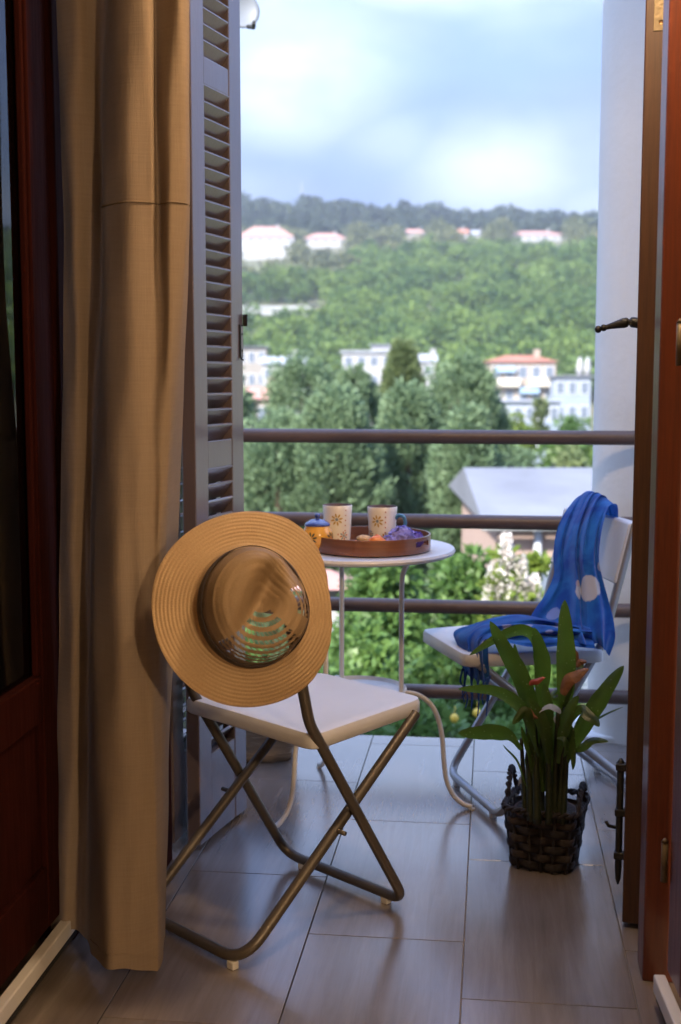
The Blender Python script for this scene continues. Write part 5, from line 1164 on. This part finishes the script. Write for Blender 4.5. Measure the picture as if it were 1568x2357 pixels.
for pts, wd, fc in [
    ([(760, 1380, 0.0), (745, 1000, -0.02), (640, 660, -0.03), (520, 420, -0.04), (400, 185, -0.05)], 150, 0.3),
    ([(720, 1300, 0.02), (690, 900, 0.0), (640, 620, 0.01), (590, 360, 0.0)], 85, -0.5),
    ([(820, 1350, 0.0), (800, 800, 0.01), (800, 560, 0.0), (785, 400, -0.01), (742, 235, -0.02)], 135, 0.2),
    ([(930, 1350, -0.01), (985, 850, -0.03), (985, 600, -0.04), (990, 300, -0.05), (983, 18, -0.05)], 150, 0.0),
    ([(800, 1100, 0.03), (800, 600, 0.03), (755, 350, 0.02), (640, 265, 0.0), (450, 320, -0.03), (235, 450, -0.05)], 105, 0.5),
    ([(730, 1350, -0.02), (720, 1020, -0.03), (620, 860, -0.05), (430, 735, -0.08), (148, 712, -0.10)], 120, 0.6),
    ([(690, 1500, -0.02), (610, 1290, -0.04), (500, 1150, -0.05)], 18, 0.0),
    ([(640, 1190, -0.04), (560, 1090, -0.05), (440, 1065, -0.06), (300, 1060, -0.08), (150, 1055, -0.10)], 130, 0.35),
    ([(950, 1400, -0.02), (1050, 1150, -0.04), (1180, 900, -0.06), (1300, 730, -0.07), (1445, 535, -0.08)], 140, 0.2),
    ([(980, 1380, 0.0), (1040, 1210, -0.03), (1120, 1165, -0.05), (1200, 1120, -0.06), (1322, 1128, -0.07)], 70, 0.4),
    ([(1060, 1150, -0.01), (1130, 1030, -0.02), (1240, 945, -0.03), (1440, 858, -0.05)], 24, 0.6),
    ([(960, 1100, -0.04), (1090, 880, -0.06), (1180, 930, -0.08), (1250, 1012, -0.09)], 90, 0.3),
    ([(870, 1350, -0.03), (850, 1000, -0.05), (840, 820, -0.05), (828, 670, -0.05)], 90, 0.2),
    ([(960, 1000, -0.02), (1030, 1030, -0.04), (1045, 1200, -0.05), (1042, 1350, -0.05)], 55, 0.2),
    ([(880, 1300, 0.03), (960, 900, 0.03), (880, 780, 0.04), (970, 710, 0.05)], 60, 0.3),
    ([(900, 1300, 0.0), (930, 980, -0.02), (1000, 700, -0.03), (1080, 560, -0.03), (1130, 520, -0.03)], 100, 0.8),
    ([(780, 1250, -0.04), (700, 980, -0.06), (660, 900, -0.06), (570, 990, -0.07)], 90, 0.3),
    ([(850, 1300, -0.05), (820, 1060, -0.06), (760, 900, -0.06), (690, 780, -0.06)], 110, 0.3),
    ([(930, 1300, -0.05), (960, 1080, -0.06), (1010, 900, -0.06), (1090, 770, -0.06)], 100, 0.3)]:
    strap('leaf', pts, wd, M_lily, fc)
g = random.Random(21)
for k in range(16):
    bx_ = 700 + 18 * k + g.uniform(-12, 12); tx = bx_ + g.uniform(-110, 110); ty = g.uniform(800, 1060); dd_ = g.uniform(-0.05, 0.05)
    strap('leaf', [(bx_ * 0.6 + 845 * 0.4, 1520, dd_ * 0.4), (bx_, 1300, dd_ * 0.7), ((bx_ + tx) / 2, (1300 + ty) / 2, dd_), (tx, ty, dd_ * 1.3)], g.uniform(60, 95), M_lily, g.uniform(-0.8, 0.8))
strap('flower_spathe', [(1090, 620, -0.02), (1060, 480, -0.02), (1045, 420, -0.02), (1060, 365, -0.02)], 60, M_dry, 0.2, 0.5, 0); strap('flower_spathe', [(1090, 560, -0.03), (1100, 500, -0.03), (1150, 510, -0.04)], 60, M_dry, 0.3, 0.6, 0)
strap('dry_leaf', [(960, 760, -0.05), (1010, 640, -0.06), (1080, 600, -0.06), (1170, 560, -0.06)], 110, M_dry, 0.5, 0.3, 0)
strap('flower_spathe', [(700, 680, -0.04), (760, 650, -0.05), (830, 630, -0.05)], 50, M_redf, 0.3, 0.5, 0); strap('flower_spathe', [(700, 880, -0.06), (740, 920, -0.06), (770, 950, -0.06)], 60, M_dry, 0.3, 0.5, 0)
strap('flower_spathe', [(780, 895, -0.06), (860, 850, -0.07), (920, 870, -0.07), (950, 910, -0.07)], 75, M_wpet, 0.9, 0.12, 0.05); strap('leaf', [(920, 1100, -0.06), (980, 1110, -0.07), (1000, 1170, -0.07), (970, 1250, -0.07)], 60, M_lily, 0.7, 0.12, 0.05)
for (a, b, d1, c_, d_, d2, w_) in [(720, 1560, 0, 690, 900, -0.01, 34), (770, 1570, -0.02, 745, 900, -0.02, 36), (800, 1560, 0.01, 800, 880, 0.0, 32), (860, 1570, -0.02, 855, 920, -0.04, 30), (900, 1570, 0.0, 930, 880, -0.02, 36), (945, 1560, -0.01, 985, 860, -0.03, 36), (970, 1560, -0.02, 1010, 1000, -0.03, 28), (680, 1570, 0.02, 640, 1100, 0.0, 26)]:
    p, q = at_depth(*zp(a, b), 2.93 + d1) - base_inv, at_depth(*zp(c_, d_), 2.93 + d2) - base_inv; p[2] = min(p[2], 0.125); rr_ = w_ * 0.29427 * 2.93 / F_PX
    MB().tube(spline([p, (p + q) / 2, q], 5), list(np.linspace(rr_, rr_ * 0.5, 11)), 10).build('stem', M_stem, pt, smooth=True)

# ================================================================== SMALL THINGS AT THE EDGES
# weathered block of wood behind the table
M_log = mat('weathered_wood', (0.36, 0.27, 0.18), 0.9, col2=(0.22, 0.16, 0.105), vscale=5, stretch=(1.5, 1.5, 9), bump=0.9, bscale=14)
lgp = on_z(668, 1757); V = []; Fc = []; n_ = 40; g = np.random.default_rng(8); rowsz = np.linspace(0, 0.25, 14)
for i, z in enumerate(rowsz):
    for j in range(n_):
        a = 2 * math.pi * j / n_; s_ = 0.125 * (0.86 + 0.2 * min(1, z / 0.16)); q = 1.0 / (abs(math.cos(a)) ** 6 + abs(math.sin(a)) ** 6) ** (1 / 6)
        r_ = s_ * q * (1 + 0.03 * math.sin(a * 9 + z * 30) + 0.02 * math.sin(a * 23 - z * 60)); V.append((r_ * math.cos(a), r_ * 0.8 * math.sin(a), z + (0.006 * math.sin(a * 4) + 0.008 if i else 0.008 * (1 + math.sin(a * 7)) * 0.4)))
Fc = [(i * n_ + j, i * n_ + (j + 1) % n_, (i + 1) * n_ + (j + 1) % n_, (i + 1) * n_ + j) for i in range(13) for j in range(n_)] + [tuple(range(n_ - 1, -1, -1)), tuple(range(13 * n_, 14 * n_))]
lg_ = thing('wood_block', 'rough weathered block of wood on the floor behind the shutter', 'wood block', (lgp[0] - 0.118, lgp[1] + 0.08, 0), R(8))
obj('block', V, Fc, M_log, lg_, smooth=True)
MB().tube(spline([(-0.05, 0.0, 0.245), (0.0, 0.01, 0.262), (0.05, -0.01, 0.245)], 5), 0.008, 8).build('splinter', M_log, lg_, smooth=True)
# satellite dish showing behind the shutter edge
dp_ = at_depth(556, 28, 4.6); M_dish = mat('dish_grey', (0.22, 0.24, 0.26), 0.45, var=0.08, vscale=6)
ds = thing('satellite_dish', 'pale satellite dish peeping past the top of the shutter', 'dish', tuple(dp_), R(20))
prof = [(0.004, 0.0), (0.02, 0.001), (0.035, 0.0035), (0.05, 0.008), (0.062, 0.014), (0.0632, 0.0145), (0.062, 0.016), (0.05, 0.010), (0.02, 0.003), (0.004, 0.002)]
MB().lathe([(r_, z) for r_, z in prof], 40).build('reflector', M_dish, ds, smooth=True, rot=(R(82), 0, 0))
MB().lathe([(0.0635, 0.0135), (0.0650, 0.015), (0.0635, 0.0165)], 40, close_ends=False).build('rim', M_iron, ds, smooth=True, rot=(R(82), 0, 0))
MB().tube([(0.02, -0.02, -0.055), (0.035, -0.06, -0.068), (0.03, -0.10, -0.06)], 0.007, 8).build('feed_arm', M_iron, ds)
MB().tube([(0, 0.01, 0), (-0.06, 0.05, -0.01), (-0.25, 0.05, -0.05), (-0.25, 0.05, -dp_[2] - 3.2)], 0.016, 10).build('mount_pole', M_iron, ds)

# ================================================================== HAZE
M_haze = bpy.data.materials.new('haze_air'); M_haze.use_nodes = True; ht = M_haze.node_tree; ht.nodes.clear()
ho = N(ht, 'ShaderNodeOutputMaterial'); hv = N(ht, 'ShaderNodeVolumePrincipled'); hv.inputs['Density'].default_value = 0.00034; hv.inputs['Color'].default_value = (0.86, 0.93, 1.0, 1); hv.inputs['Anisotropy'].default_value = 0.2
ht.links.new(hv.outputs[0], ho.inputs['Volume'])
hz_o = MB().box((-1850, -70, -26), (1850, 4050, 175)).build('haze', M_haze); tag(hz_o, kind='stuff'); tag(hz_o, 'thin pale haze hanging over the valley', 'haze')
